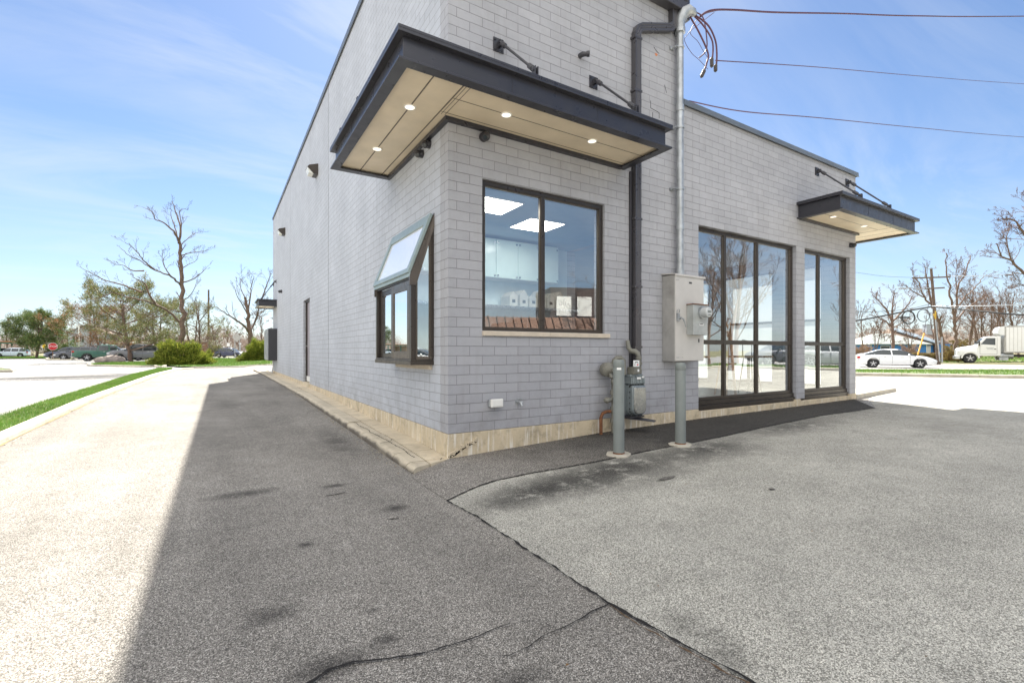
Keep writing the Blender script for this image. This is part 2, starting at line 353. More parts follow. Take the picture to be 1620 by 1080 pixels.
M = dict(
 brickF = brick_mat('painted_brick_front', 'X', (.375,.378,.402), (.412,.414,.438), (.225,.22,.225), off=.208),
 brickL = brick_mat('painted_brick_side_lit', 'Y', (.465,.487,.530), (.495,.517,.560), (.28,.28,.295), off=.10),  # same paint as the front; its brighter, bluer light is put into the colour
 found = concrete('foundation_concrete', (.60,.50,.345), .6, 1.),
 walk = concrete('walk_concrete', (.62,.53,.385), .4),
 kerb = concrete('kerb_concrete', (.50,.46,.38), .4),
 kerbface = concrete('worn_kerb_face', (.30,.22,.10), .6),
 black = pm('black_powder_coat', (.035,.034,.04), .38, .0, .1, 4, spec=.6),
 fascia = pm('charcoal_fascia_paint', (.030,.030,.038), .34, 0, .08, 3, spec=.6),
 bronze = pm('dark_bronze_aluminium', (.060,.050,.042), .35, .55, .1, 5),
 bronzeL = pm('light_bronze_aluminium', (.115,.095,.078), .35, .6, .1, 5),
 soffit = pm('tan_soffit_panel', (.70,.59,.43), .42, 0, .08, 3, bmp=.05, bscale=300),
 seam = pm('soffit_seam', (.12,.10,.08), .7),
 coping = pm('coping_metal', (.17,.19,.21), .4, .4, .1, 2),
 galv = pm('galvanised_steel', (.42,.44,.45), .42, .65, .25, 7, dirt=.25),
 cabinet = pm('painted_cabinet_steel', (.55,.53,.50), .42, .15, .06, 3, dirt=.12),
 cabside = pm('weathered_cabinet_side', (.40,.39,.37), .5, .2, .12, 5, dirt=.3),
 meterbox = pm('meter_box_paint', (.42,.44,.43), .45, .2, .1, 6, dirt=.3),
 rust = pm('rusty_iron', (.17,.07,.03), .85, .1, .5, 20, bmp=.4),
 bollard = pm('bollard_paint', (.185,.205,.195), .5, 0, .08, 5, dirt=.12),
 gaspipe = pm('gas_pipe_paint', (.19,.185,.155), .55, .1, .2, 14, dirt=.45, bmp=.2),
 gasmeter = pm('gas_meter_paint', (.22,.255,.265), .38, .3, .12, 12, dirt=.3),
 white = pm('white_plastic', (.75,.74,.70), .45, 0, .04),
 whitep = pm('white_label', (.8,.8,.78), .5, 0, .02),
 redink = pm('red_ink', (.6,.05,.05), .5), blackink = pm('black_ink', (.03,.03,.03), .5),
 dspout = pm('downspout_paint', (.065,.062,.068), .32, .1, .1, 3, spec=.6),
 sill = pm('limestone_sill', (.58,.50,.40), .75, 0, .08, 12, bmp=.2),
 lens = pm('frosted_lens', (.72,.72,.66), .25, 0, .05),
 door = pm('mauve_grey_door', (.30,.27,.29), .45, 0, .06),
 peel = pm('bare_orange_brick', (.55,.20,.08), .8, 0, .2, 40),
 chrome = pm('chrome', (.7,.7,.7), .15, 1, .02),
 roof = pm('flat_roof_membrane', (.45,.45,.45), .85),
 inwall = pm('interior_wall', (.62,.62,.60), .8, 0, .03), ceil = pm('interior_ceiling', (.40,.50,.60), .85, 0, .03),
 infloor = pm('interior_floor_tile', (.36,.32,.27), .35, 0, .1, 3),
 wood = pm('warm_wood', (.42,.22,.08), .45, 0, .2, 8),
 steel = pm('stainless', (.6,.62,.64), .28, .9, .05),
 rubber = pm('tyre_rubber', (.025,.025,.027), .8), rim = pm('alloy_rim', (.5,.5,.52), .3, .8),
 carglass = pm('dark_car_glass', (.02,.03,.035), .06, 0, .05, spec=.9),
 headl = pm('headlight_lens', (.7,.72,.75), .1, .3), taill = pm('tail_light_red', (.5,.02,.02), .2),
 bark = pm('tree_bark', (.15,.10,.075), .9, 0, .35, 6, bmp=.5, bscale=25),
 twig = pm('twig_bark', (.14,.095,.075), .9, 0, .3, 3),
 twigr = pm('reddish_twigs', (.17,.105,.078), .9, 0, .3, 3),
 pole = pm('weathered_pole_wood', (.13,.095,.07), .9, 0, .25, 4),
 wire = pm('wire_rubber', (.05,.03,.035), .6),
 glassF = glass('window_glass', (.86,.93,.95), .20, 1.4),
 glassB = glass('storefront_glass', (.82,.86,.84), .24, 1.5),
)
# ---------------------------------------------------------------- ground sheets
def sheet(name, poly, mat, lift=0., cuts=True, kind='structure', zfun=None):
    bm = bmesh.new(); vs = [bm.verts.new((p[0], p[1], 0)) for p in poly]; bm.faces.new(vs)
    xs = [-.6, 0, 2.1, 4, 8.8] + [i*.7 for i in range(-9, 19)] + [15+i*2.5 for i in range(22)]; ys = [0, 8, 20, 30] + [i*1. for i in range(-6, 31)] + [-30+i*3 for i in range(8)] + [33+i*3 for i in range(8)]
    x0, x1 = min(p[0] for p in poly), max(p[0] for p in poly); y0, y1 = min(p[1] for p in poly), max(p[1] for p in poly)
    for x in sorted(set(xs)):
        if x0 < x < x1: bmesh.ops.bisect_plane(bm, geom=bm.verts[:]+bm.edges[:]+bm.faces[:], plane_co=(x, 0, 0), plane_no=(1, 0, 0))
    for y in sorted(set(ys)):
        if y0 < y < y1: bmesh.ops.bisect_plane(bm, geom=bm.verts[:]+bm.edges[:]+bm.faces[:], plane_co=(0, y, 0), plane_no=(0, 1, 0))
    bmesh.ops.triangulate(bm, faces=bm.faces[:])
    for v in bm.verts: v.co.z = (zfun or gz)(v.co.x, v.co.y)+lift
    bmesh.ops.recalc_face_normals(bm, faces=bm.faces[:])
    if sum(f.normal.z for f in bm.faces) < 0: bmesh.ops.reverse_faces(bm, faces=bm.faces[:])
    me = bpy.data.meshes.new(name); bm.to_mesh(me); bm.free(); me.materials.append(mat)
    o = bpy.data.objects.new(name, me); S.collection.objects.link(o)
    if kind: o['kind'] = kind
    return o
LOT_SHADE = [tuple(G(x_, y_, -.2)[:2]) for x_, y_ in ((20,600),(70,598),(120,596),(170,594),(215,591),(240,589))]  # tree-shadow streaks, painted into the lot colour as dark ellipses
gsoil = pm('far_ground_soil', (.16,.15,.07), .95, 0, .3, .05)
A_dark = asphalt('aged_dark_asphalt', (.115,.106,.094), (.275,.255,.225), (.56,.525,.47),
    stains_shade=[(*tuple(G(px_, py_, -.31)[:2]), a_, b_, 0, s_) for px_, py_, a_, b_, s_ in ((385,778,.34,.13,.8),(625,800,.12,.09,.95),(530,765,.13,.07,.9),(483,857,.06,.05,.9),(425,968,.16,.10,.7),(520,1048,.22,.09,.8),(610,1005,.07,.05,.8),(820,1070,.15,.08,.7),(590,960,.04,.03,.9))]+[(-.75,1.8,.22,1.0,0,.6),(-1.9,6.5,.3,1.2,0,.5)], tracks=(1.7,.16,1), macro=.20, cell=245.)
A_light = asphalt('faded_light_asphalt', (.225,.215,.185), (.49,.47,.41), (.74,.71,.62),
    stains_shade=[(1.05,-1.35,1.1,.55,0,1.0), (2.4,-1.35,.9,.45,0,.95), (4.6,-1.1,1.6,.45,0,.8), (6.5,-.75,2.2,.4,0,.6), (-.1,-1.45,.5,.25,0,.6), (-.35,-3.35,.12,.25,0,.7), (.3,-1.42,.75,.35,0,.95)], macro=.14, cell=230., tracks=(.5,.9,1))
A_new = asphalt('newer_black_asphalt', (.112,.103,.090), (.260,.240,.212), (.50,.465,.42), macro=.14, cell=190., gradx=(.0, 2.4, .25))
A_lot = asphalt('sunlit_lot_asphalt', (.14,.135,.125), (.36,.35,.33), (.58,.56,.53), stains_shade=[(p_[0], p_[1], 3.2, 1.1, 0, 1.) for p_ in LOT_SHADE]+[(p_[0]+1.5, p_[1]-1.6, 2.4, .6, 0, .8) for p_ in LOT_SHADE], macro=.18, cell=60)
sheet('ground', [(-900,-900),(900,-900),(900,900),(-900,900)], gsoil, -.03)
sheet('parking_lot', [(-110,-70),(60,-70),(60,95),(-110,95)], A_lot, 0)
# the drive round the corner (dark), the pale lot in front and the black strip along the wall
P1 = [G(707,782,-.265), G(760,812,-.27), G(963,945,-.285), G(1200,1080,-.29)]
crackA = [(p.x,p.y) for p in P1]
dirv = (crackA[3][0]-crackA[2][0], crackA[3][1]-crackA[2][1])
far_pt = (crackA[3][0]+dirv[0]*9, crackA[3][1]+dirv[1]*9-1)
sheet('driveway', [(-4.25,-12),(far_pt[0],-12),far_pt]+crackA[::-1]+[(-.47,-1.05),(1.3,-.86),(9.4,-.2),(9.4,.02),(0,.02),(-.3,.1),(-.3,33.4),(-3,32.6),(-4.1,31),(-4.25,29)], A_dark, .004)
# strip of newer asphalt
def strip_edge():
    pts = [G(707,782,-.265), G(760,765,-.26), G(850,745,-.23), G(950,727,-.2), G(1080,704,-.18), G(1150,690,-.165), G(1230,672,-.15), G(1300,658,-.14), G(1385,646,-.13)]
    return [(p.x,p.y) for p in pts]
SE = strip_edge()
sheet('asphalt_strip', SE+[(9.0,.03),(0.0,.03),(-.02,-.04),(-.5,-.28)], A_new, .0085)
sheet('front_lot', crackA+[far_pt,(far_pt[0]+6,-14),(24,-14),(24,6),(10.6,.2),(9.3,-.12)]+SE[::-1][:-1], A_light, .0045)
def mesh_np_(name, V, mat):
    me = bpy.data.meshes.new(name); me.from_pydata(V, [], [(i, i+1, i+2, i+3) for i in range(0, len(V), 4)]); me.materials.append(mat); return me
# joints and cracks: thin jagged ribbons of dark filler
def ribbon(name, pts, w0, w1, mat, lift=.012, step=.03, jag=.4, wander=.006):
    rr = random.Random(len(pts)*7+int(abs(pts[0][0])*100))
    P = [Vector((p[0], p[1], 0)) for p in pts]; q = []
    for a, b in zip(P, P[1:]):
        n = max(1, int((b-a).length/step)); q += [a.lerp(b, i/n) for i in range(n)]
    q.append(P[-1]); mb = MB(); n = len(q); off = 0; V = []
    for i, p in enumerate(q):
        t = (q[min(i+1, n-1)]-q[max(i-1, 0)]).normalized(); s = Vector((-t.y, t.x, 0))
        off = off*.8+rr.uniform(-wander, wander); k = i/max(1, n-1)
        w = (w0*(1-k)+w1*k)*rr.uniform(1-jag, 1+jag)*.5
        for sd in (-1, 1):
            c = p+s*(off+sd*w*rr.uniform(.6, 1.4)); V.append((c.x, c.y, gz(c.x, c.y)+lift))
    mb.add(V, [(2*i, 2*i+2, 2*i+3, 2*i+1) for i in range(n-1)])
    o = mb.build(name, mat); o['kind'] = 'structure'; return o
crackm = pm('crack_dirt', (.012,.010,.009), .95, 0, .3, 30)
rustdirt = pm('brown_crack_debris', (.10,.06,.03), .95, 0, .5, 60)
ribbon('joint_crack', crackA+[(far_pt[0],far_pt[1])], .009, .016, crackm, jag=.8, wander=.004)
ribbon('joint_crack', SE, .013, .016, crackm, jag=.8, wander=.005)
def gp(l, z=-.29): return [tuple(G(x, y, z)[:2]) for x, y in l]
ribbon('pavement_crack', gp([(430,1100),(470,1078),(520,1046),(560,1033),(605,1030),(650,1026),(700,1012),(750,998),(780,984),(808,974)]), .013, .004, crackm, wander=.004)
ribbon('pavement_crack', gp([(760,1024),(805,1024),(838,1012),(858,994),(900,977),(935,958),(965,949)]), .003, .008, crackm, wander=.004)
ribbon('pavement_crack', gp([(826,972),(850,972),(880,982)]), .002, .002, crackm)
ribbon('joint_debris', gp([(965,950),(1050,1000),(1110,1035),(1190,1075)], -.285), .003, .007, rustdirt, lift=.014, jag=.9)
for (x, y, w, h) in ((1056,762,.13,.035),(1221,783,.035,.02),(623,800,.05,.03),(530,765,.09,.03)):
    p = G(x, y, -.24); mb = MB(); rr = random.Random(x); n = 14
    mb.add([(p.x+math.cos(t)*w*rr.uniform(.6,1.1), p.y+math.sin(t)*h*rr.uniform(.6,1.1), gz(p.x,p.y)+.011) for t in [2*math.pi*i/n for i in range(n)]], [tuple(range(n))])
    o = mb.build('tar_patch', A_new); o['kind'] = 'structure'
# kerbs
def kerb(name, pts, w=.3, h=.12, mat=None, face=None, inner=1, zf=gz, kind='structure'):
    P = [Vector((p[0], p[1], 0)) for p in pts]; q = []
    for a, b in zip(P, P[1:]):
        n = max(1, int((b-a).length/1.0)); q += [a.lerp(b, i/n) for i in range(n)]
    q.append(P[-1]); n = len(q); V = []; mb = MB()
    prof = [(0,-.05),(.015,h*.55),(.03,h*.92),(.055,h),(w,h),(w,-.05)]
    for i, p in enumerate(q):
        t = (q[min(i+1, n-1)]-q[max(i-1, 0)]).normalized(); s = Vector((-t.y, t.x, 0))*inner
        for (a, z) in prof: c = p+s*a; V.append((c.x, c.y, zf(c.x, c.y)+z))
    k = len(prof); Fs = []
    for i in range(n-1):
        for j in range(k-1): Fs.append((i*k+j, i*k+j+1, (i+1)*k+j+1, (i+1)*k+j))
    mb.add(V, Fs+[tuple(range(k)), tuple((n-1)*k+j for j in range(k))])
    o = mb.build(name, mat or M['kerb']); o['kind'] = kind; return o
KL = [(-4.27,-12),(-4.27,3.5),(-4.27,12),(-4.25,24),(-4.15,29),(-3.95,31),(-3.4,32.3),(-2.4,33),(-.2,33.6),(3,33.8)]
kerb('drive_kerb', KL, .16, .075, M['kerb'], inner=1)
# worn yellow paint on the foot of the kerb, on its face
mb = MB(); V = []
rr = random.Random(3)
q = [(KL[i][0]+(KL[i+1][0]-KL[i][0])*t, KL[i][1]+(KL[i+1][1]-KL[i][1])*t) for i in range(len(KL)-1) for t in [k/40 for k in range(40)]]
for (x, y) in q:
    V += [(x+.006, y, gz(x, y)+.006), (x+.055*rr.uniform(.3,1.1), y-.02, gz(x, y)+.0095)]
mb.add(V, [(2*i, 2*i+1, 2*i+3, 2*i+2) for i in range(len(q)-1)])
mb.build('kerb_leaf_litter', M['kerbface'])['kind'] = 'structure'
mb = MB()
for i in range(11):
    y = .6+i*3; mb.box(-4.255, y-.008, gz(-4.3,y), -4.44, y+.008, gz(-4.3,y)+.0775)
mb = MB()
# dead leaves and grit blown over the lot
leafm = leafmat('dead_leaves', [(.10,.06,.03),(.20,.12,.06),(.28,.19,.10),(.07,.05,.035)], .8, .1)
rr = random.Random(17); LV = []
def dead_leaf(x, y, s):
    a = rr.uniform(0, 6.28); z_ = gz(x, y)+.013; c, sn = math.cos(a)*s, math.sin(a)*s
    LV.extend([(x-c, y-sn, z_+rr.uniform(0,.003)), (x+sn*.45, y-c*.45, z_+rr.uniform(0,.008)), (x+c, y+sn, z_+rr.uniform(0,.004)), (x-sn*.45, y+c*.45, z_+rr.uniform(0,.008))])
for i in range(420): dead_leaf(-4.27+abs(rr.gauss(0,.10)), rr.uniform(0,30), rr.uniform(.008,.022))
for i in range(150): dead_leaf(-.48-abs(rr.gauss(0,.06)), rr.uniform(-.2,12), rr.uniform(.006,.016))
for i in range(130): dead_leaf(rr.uniform(.1,8.8), -.03-abs(rr.gauss(0,.10)), rr.uniform(.005,.014))
for i in range(120): dead_leaf(rr.uniform(-4,7), rr.uniform(-4,4) if rr.random() < .5 else rr.uniform(-4,-.5), rr.uniform(.004,.010))
LV = [v for k in range(0, len(LV), 4) if not (0 < LV[k][0] < 9.1 and LV[k][1] > -.02) and not (-.48 < LV[k][0] <= 0 and LV[k][1] > -.25) for v in LV[k:k+4]]
o = bpy.data.objects.new('leaf_litter', mesh_np_('leaf_litter', LV, leafm)); S.collection.objects.link(o); o['kind'] = 'stuff'
# grass
blade_cols = [(.06,.14,.018),(.10,.22,.028),(.14,.28,.04),(.19,.29,.06),(.28,.28,.11)]
grassm = leafmat('grass_blades', blade_cols, .55, .25)
turf = pm('turf_base', (.09,.13,.035), .95, 0, .5, 2.5)
def inpoly(x, y, P):
    c = np.zeros(len(x), bool); n = len(P)
    for i in range(n):
        x0, y0 = P[i]; x1, y1 = P[(i+1) % n]
        with np.errstate(divide='ignore', invalid='ignore'):
            t = ((y0 > y) != (y1 > y)) & (x < (x1-x0)*(y-y0)/(y1-y0+1e-12)+x0)
        c ^= t
    return c
def mesh_np(name, V, nper, mat):
    me = bpy.data.meshes.new(name); nv = len(V); nf = nv//nper
    me.vertices.add(nv); me.vertices.foreach_set('co', V.astype(np.float32).ravel())
    me.loops.add(nv); me.loops.foreach_set('vertex_index', np.arange(nv, dtype=np.int32))
    me.polygons.add(nf); me.polygons.foreach_set('loop_start', np.arange(0, nv, nper, dtype=np.int32))
    me.update(calc_edges=True); me.validate(); me.materials.append(mat); return me
def grass(poly, n, h, w, lift=.02, name='grass', dens=None):
    xs = [p[0] for p in poly]; ys = [p[1] for p in poly]
    x = rng.uniform(min(xs), max(xs), n*2); y = rng.uniform(min(ys), max(ys), n*2)
    if dens is not None:           # denser near the camera
        y = min(ys)+(max(ys)-min(ys))*rng.uniform(0, 1, n*2)**dens
    k = inpoly(x, y, poly); x = x[k][:n]; y = y[k][:n]; m = len(x)
    zz = np.array([gz(a, b) for a, b in zip(x, y)])+lift
    d = np.hypot(x-CAM[0], y-CAM[1]); sc = np.clip(d/14, 1, 5)**.6
    a = rng.uniform(0, 2*np.pi, m); hh = h*rng.uniform(.5, 1.25, m); ww = w*sc*rng.uniform(.7, 1.3, m)
    b = rng.uniform(0, 2*np.pi, m); ln = hh*rng.uniform(.1, .8, m)
    V = np.zeros((m, 3, 3))
    V[:,0] = np.stack([x-np.cos(a)*ww, y-np.sin(a)*ww, zz], 1); V[:,1] = np.stack([x+np.cos(a)*ww, y+np.sin(a)*ww, zz], 1)
    V[:,2] = np.stack([x+np.cos(b)*ln, y+np.sin(b)*ln, zz+hh], 1)
    o = bpy.data.objects.new(name, mesh_np(name, V.reshape(-1, 3), 3, grassm)); S.collection.objects.link(o)
    o['kind'] = 'stuff'; return o
gp1 = [(-4.44,-3),(-4.44,12),(-4.42,24),(-4.36,29.5),(-4.6,33),(-5.35,33),(-5.3,26),(-5.1,16),(-4.98,8),(-5.02,3),(-5.02,-3)]
sheet('grass_bed', gp1, turf, .045); grass(gp1, 60000, .05, .0035, .045, dens=1.6)
V3 = lambda l, z=-.27: [tuple(G(x, y, z)[:2]) for x, y in l]
lawnA = [(-4.3,34.5),(-2.6,33.6),(3,34.2),(12,34),(16,60),(1.5,68)]+V3([(322,566.5)])+[(-6.0,50),(-6.2,42)]
sheet('lawn', lawnA, turf, .09); grass(lawnA, 42000, .07, .012, .09)
isl = V3([(143,577.5),(160,575.2),(250,573),(300,572)])+[(-5.6,41),(-5.35,35.2)]+V3([(247,580.2),(225,580.8),(180,579.8),(150,579.2)])
kerb('island_kerb', isl+[isl[0]], .22, .13, inner=1)
sheet('lawn', isl, turf, .10); grass(isl, 12000, .07, .014, .10)
isl2 = V3([(-60,586),(8,585.2),(22,586.3),(27,587.6),(20,588.9),(-60,590)])
kerb('island_kerb', isl2, .2, .14, inner=-1); sheet('lawn', isl2, turf, .10)
isl3 = V3([(-50,565.2),(75,563.6),(76,567.5),(-50,567.2)])
sheet('lawn', isl3, turf, .06); grass(isl3, 5000, .1, .03, .06)
isl4 = V3([(75,568),(78,566.2),(105,566),(120,568),(112,569.6),(80,569.6)])
kerb('island_kerb', isl4+[isl4[0]], .2, .14, inner=1); sheet('lawn', isl4, gsoil, .11)
# right-hand verge: kerb line seen from (1355,594.2) to (1620,598.7), curling round in front of the lot
z = -.12
KR = [tuple(G(x, y, z)[:2]) for x, y in ((1250,592.3),(1355,594.6),(1490,597),(1620,599.3),(1800,602.4))]
BK = [tuple(at(x, 555, d_)[:2]) for x, d_ in ((1250,30),(1355,29.5),(1490,28),(1620,27),(1800,26))]
KR2 = KR+[(25.5,-5.5),(23,-10.5),(17.5,-12.8),(9,-15.5),(-4,-22)]
BK2 = BK+[(34,-7),(29,-14),(21,-17.5),(11,-20),(-3,-27)]
kerb('verge_kerb', KR2, .25, .13, inner=1)
verge = KR2+BK2[::-1]
sheet('verge', verge, turf, .07); grass(verge, 60000, .075, .008, .07)
road_asph = asphalt('road_asphalt', (.13,.125,.115), (.36,.35,.33), (.62,.6,.57), macro=.1, cell=60)
far_lawn = [tuple(at(x, 555, d_)[:2]) for x, d_ in ((1200,50),(1355,50),(1620,54),(1900,56),(1900,110),(1200,110))]
sheet('lawn', far_lawn, pm('dry_lawn', (.14,.15,.05), .95, 0, .3, 1.5), .05); grass(far_lawn, 15000, .1, .04, .05)
ylw = pm('yellow_centre_line', (.5,.33,.03), .8, 0, .1)
# ---------------------------------------------------------------- the building
B = thing('shop_building', 'painted grey brick corner shop with tall left block and lower glazed wing', 'building', (0,0,0))
LW, LZ, TX, RX, TH = 18.8, 6.68, 3.66, 9.03, 4.42
def wall(mb, axis, c0, c1, u0, u1, z0, z1, holes):
    """slab between planes c0 (outer) and c1 (inner) with rectangular holes (u0,u1,z0,z1)"""
    us = sorted({u0, u1}|{h[i] for h in holes for i in (0, 1) if u0 < h[i] < u1}); zs = sorted({z0, z1}|{h[i] for h in holes for i in (2, 3) if z0 < h[i] < z1})
    solid = {}
    for i in range(len(us)-1):
        for j in range(len(zs)-1):
            um, zm = (us[i]+us[i+1])/2, (zs[j]+zs[j+1])/2
            solid[i, j] = not any(h[0] < um < h[1] and h[2] < zm < h[3] for h in holes)
    def pt(u, c, z): return (u, c, z) if axis == 'Y' else (c, u, z)
    for (i, j), s in solid.items():
        if not s: continue
        a, b, c, d = us[i], us[i+1], zs[j], zs[j+1]
        mb.quad(pt(a,c0,c), pt(b,c0,c), pt(b,c0,d), pt(a,c0,d)); mb.quad(pt(b,c1,c), pt(a,c1,c), pt(a,c1,d), pt(b,c1,d))
        if not solid.get((i-1, j)): mb.quad(pt(a,c0,c), pt(a,c0,d), pt(a,c1,d), pt(a,c1,c))
        if not solid.get((i+1, j)): mb.quad(pt(b,c0,c), pt(b,c1,c), pt(b,c1,d), pt(b,c0,d))
        if not solid.get((i, j-1)): mb.quad(pt(a,c0,c), pt(a,c1,c), pt(b,c1,c), pt(b,c0,c))
        if not solid.get((i, j+1)): mb.quad(pt(a,c0,d), pt(b,c0,d), pt(b,c1,d), pt(a,c1,d))
W1 = (.401, 2.175, 1.085, 2.735); W2 = (4.043, 6.77, -.03, 2.74); W3 = (7.05, 8.775, -.03, 2.74)
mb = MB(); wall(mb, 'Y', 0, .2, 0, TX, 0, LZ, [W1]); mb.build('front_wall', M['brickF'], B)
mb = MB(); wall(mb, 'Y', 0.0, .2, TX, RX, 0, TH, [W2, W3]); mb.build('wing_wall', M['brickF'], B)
PW = (.40, 1.66, .76, 2.30)
DR = (8.84, 9.94, 0.0, 2.27)
mb = MB(); wall(mb, 'X', 0, .2, .2, LW, 0, LZ, [PW, DR]); 
mb.v = [(x, y, z) for x, y, z in mb.v]
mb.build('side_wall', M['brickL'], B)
mb = MB(); wall(mb, 'X', RX, RX-.2, .2, 10, 0, TH, [(.55,1.35,.1,2.7),(1.6,2.9,.1,2.7),(3.3,4.5,.1,2.7),(5.2,6.6,.1,2.7)]); mb.build('wing_side_wall', M['brickL'], B)
mb = MB(); mb.box(.2,LW-.2,0,TX,LW,LZ); mb.box(TX,10,0,RX,10.2,TH); mb.box(TX-.2,.2,2.72,TX,10,LZ); mb.box(TX-.2,2.4,0,TX,10,2.7); mb.box(TX-.2,10.2,0,TX,LW-.2,LZ); mb.box(.55,LW,0,TX,22.6,6.3)
mb.build('rear_wall', M['brickL'], B)
# control joints on the side wall
mb = MB()
for y in (6.345, 12.88): mb.box(-.0025, y-.006, 0, .01, y+.006, LZ-.02)
mb.build('control_joint', pm('joint_sealant', (.16,.16,.17), .8), B)
# foundation, following the falling ground
mb = MB()
xs = [-.006, .5, 1.2, 2.1, 3, 4.04]
for a, b in zip(xs, xs[1:]): mb.prism([(a,-.008,-.45),(b,-.008,-.45),(b,-.008,-.003),(a,-.008,-.003)], (0,.2,0))
for a, b in ((4.04,5.2),(5.2,6.72),(6.72,6.9),(6.9,8.74),(8.74,9.04)):
    mb.box(a+.002,-.008 if a not in (6.72,) else -.012,-.45,b-.002,.2,-.033 if a not in (6.72, 8.74) else -.003)
for i in range(24):
    a, b = i*.8, min((i+1)*.8, LW); mb.box(-.006, max(a,.0)+.195*(i == 0), -.4, .19, b-.004, -.003)
mb.build('foundation', M['found'], B, bevel=.004, seg=1)
# broken edge and rubble at the corner of the foundation
mb = MB(); rr = random.Random(9)
for i in range(130):
    t = rr.random(); x = -.01+t*.34; z = -.225+t*.14+rr.gauss(0,.014)
    mb.ball((x, -.012+rr.uniform(-.006,.002), z), rr.uniform(.005,.014), 6, 4, (1,.7,.8))
mb.build('chipped_render', M['walk'], B)
mb = MB()
for (x0,z0,x1,z1) in ((0,-.235,.08,-.215),(.08,-.215,.16,-.165),(.16,-.165,.25,-.125),(.25,-.125,.33,-.10)):
    mb.prism([(x0,-.0095,z0-.016),(x1,-.0095,z1-.014),(x1,-.0095,z1+.012),(x0,-.0095,z0+.013)], (0,.004,0))
mb.build('foundation_crack', crackm, B)
# raised walk along the side wall, cracked into slabs, with a rounded kerb nose
def wz(y): return lerp(y, [-.3,0,1.06,2.24,7,18.5,24.5], [-.262,-.250,-.205,-.184,-.105,-.085,-.10])
mb = MB(); js = [-.20,.02,.42,1.5,2.6,3.75,4.95,6.1,7.3,8.5,9.7,11,12.3,13.6,15,16.5,18,19.5,21,22.5,24.4]
rr = random.Random(5)
scuff = concrete('scuffed_walk_kerb', (.55,.48,.36), .45)
def _sc(m):
    nt = m.node_tree; b = [n for n in nt.nodes if n.type == 'BSDF_PRINCIPLED'][0]; src = b.inputs['Base Color'].links[0].from_socket
    g = N(nt, 'ShaderNodeNewGeometry'); s_ = N(nt, 'ShaderNodeSeparateXYZ'); nt.links.new(g.outputs['Position'], s_.inputs[0])
    f = ramp(nt, math_(nt, 'ADD', s_.outputs['X'], ramp(nt, noise(nt, coords(nt, 'World'), 5, 6, .6), .3, .7, -.012, .012)), -.432, -.455, 0, .85)
    nt.links.new(mixc(nt, f, src, (.055,.045,.036)), b.inputs['Base Color'])
_sc(scuff)
def walk_piece(mb, x0, x1, y0, y1, nose):
    g = .0075; dz = rr.uniform(-.005,.005)
    for k in range(3):
        ya = y0+g+(y1-y0-2*g)*k/3; yb = y0+g+(y1-y0-2*g)*(k+1)/3
        pr = ([(x0,-.5),(x0+.004,-.045),(x0+.03,-.012),(x0+.06,0),(x1,0),(x1,-.5)] if nose else [(x0,-.5),(x0,0),(x1,0),(x1,-.5)])
        n = len(pr); V = [(x, y+(.40*max(0,x+.46) if y < 0 else 0), wz(y)+dz+z) for y in (ya, yb) for x, z in pr]
        Fs = [(i, i+1, n+i+1, n+i) for i in range(n-1)]+([tuple(range(n))[::-1]] if k == 0 else [])+([tuple(range(n, 2*n))] if k == 2 else [])
        mb.add(V, Fs)
kn = MB(); sl_ = MB()
for a, b in zip(js, js[1:]):
    walk_piece(kn, -.46, -.248, a, b, True); walk_piece(sl_, -.234, -.008, a, b, False)
kn.build('walk_kerb', scuff)['kind'] = 'structure'; sl_.build('walk_slabs', M['walk'])['kind'] = 'structure'
mb = MB(); mb.box(-.264,-.1,-.5,-.262,24.4,-.29); mb.box(-.2,.03,-.5,-.02,24,-.30)
# dirt scraped on the kerb nose
litter = MB()
for i in range(260):
    y = rr.uniform(-.2,9)**1.0; x = -.47-abs(rr.gauss(0,.035)); litter.ball((x,y,gz(x,y)+.008), rr.uniform(.003,.010), 5, 3, (1,rr.uniform(.6,1.6),.5))
for i in range(160):
    x = rr.uniform(0,9); y = -.02-abs(rr.gauss(0,.04)); litter.ball((x,y,gz(x,y)+.012), rr.uniform(.003,.008), 5, 3, (1,1,.5))
litter.build('gravel', pm('loose_gravel', (.33,.29,.22), .9, 0, .4, 50))['kind'] = 'stuff'
wc = [tuple(G(x, y, z_)[:2]) for x, y, z_ in ((520,641,-.13),(556,664.4,-.17),(589,684.4,-.19),(622,702,-.21),(644,715.6,-.235),(656,724,-.245))]
_g = gz; gz = lambda x, y: wz(y)
ribbon('walk_crack', wc, .005, .010, crackm, lift=.004, wander=.006); ribbon('walk_crack', [(-.44,.95),(-.30,1.0),(-.12,1.35),(-.01,1.3)], .006, .004, crackm, lift=.004)
ribbon('walk_crack', [(-.10,-.02),(-.03,.10),(-.008,.16)], .012, .004, crackm, lift=.004)
gz = _g
# kerb past the right-hand corner of the wing
mb = MB()
mb.prism([(9.045,-.03,-.3),(12.0,.35,-.3),(12.0,.35,-.045),(11.9,.34,-.035),(9.045,-.03,-.02)], (-.1,.5,0))
mb.build('corner_kerb', M['kerb'], bevel=.01)['kind'] = 'structure'
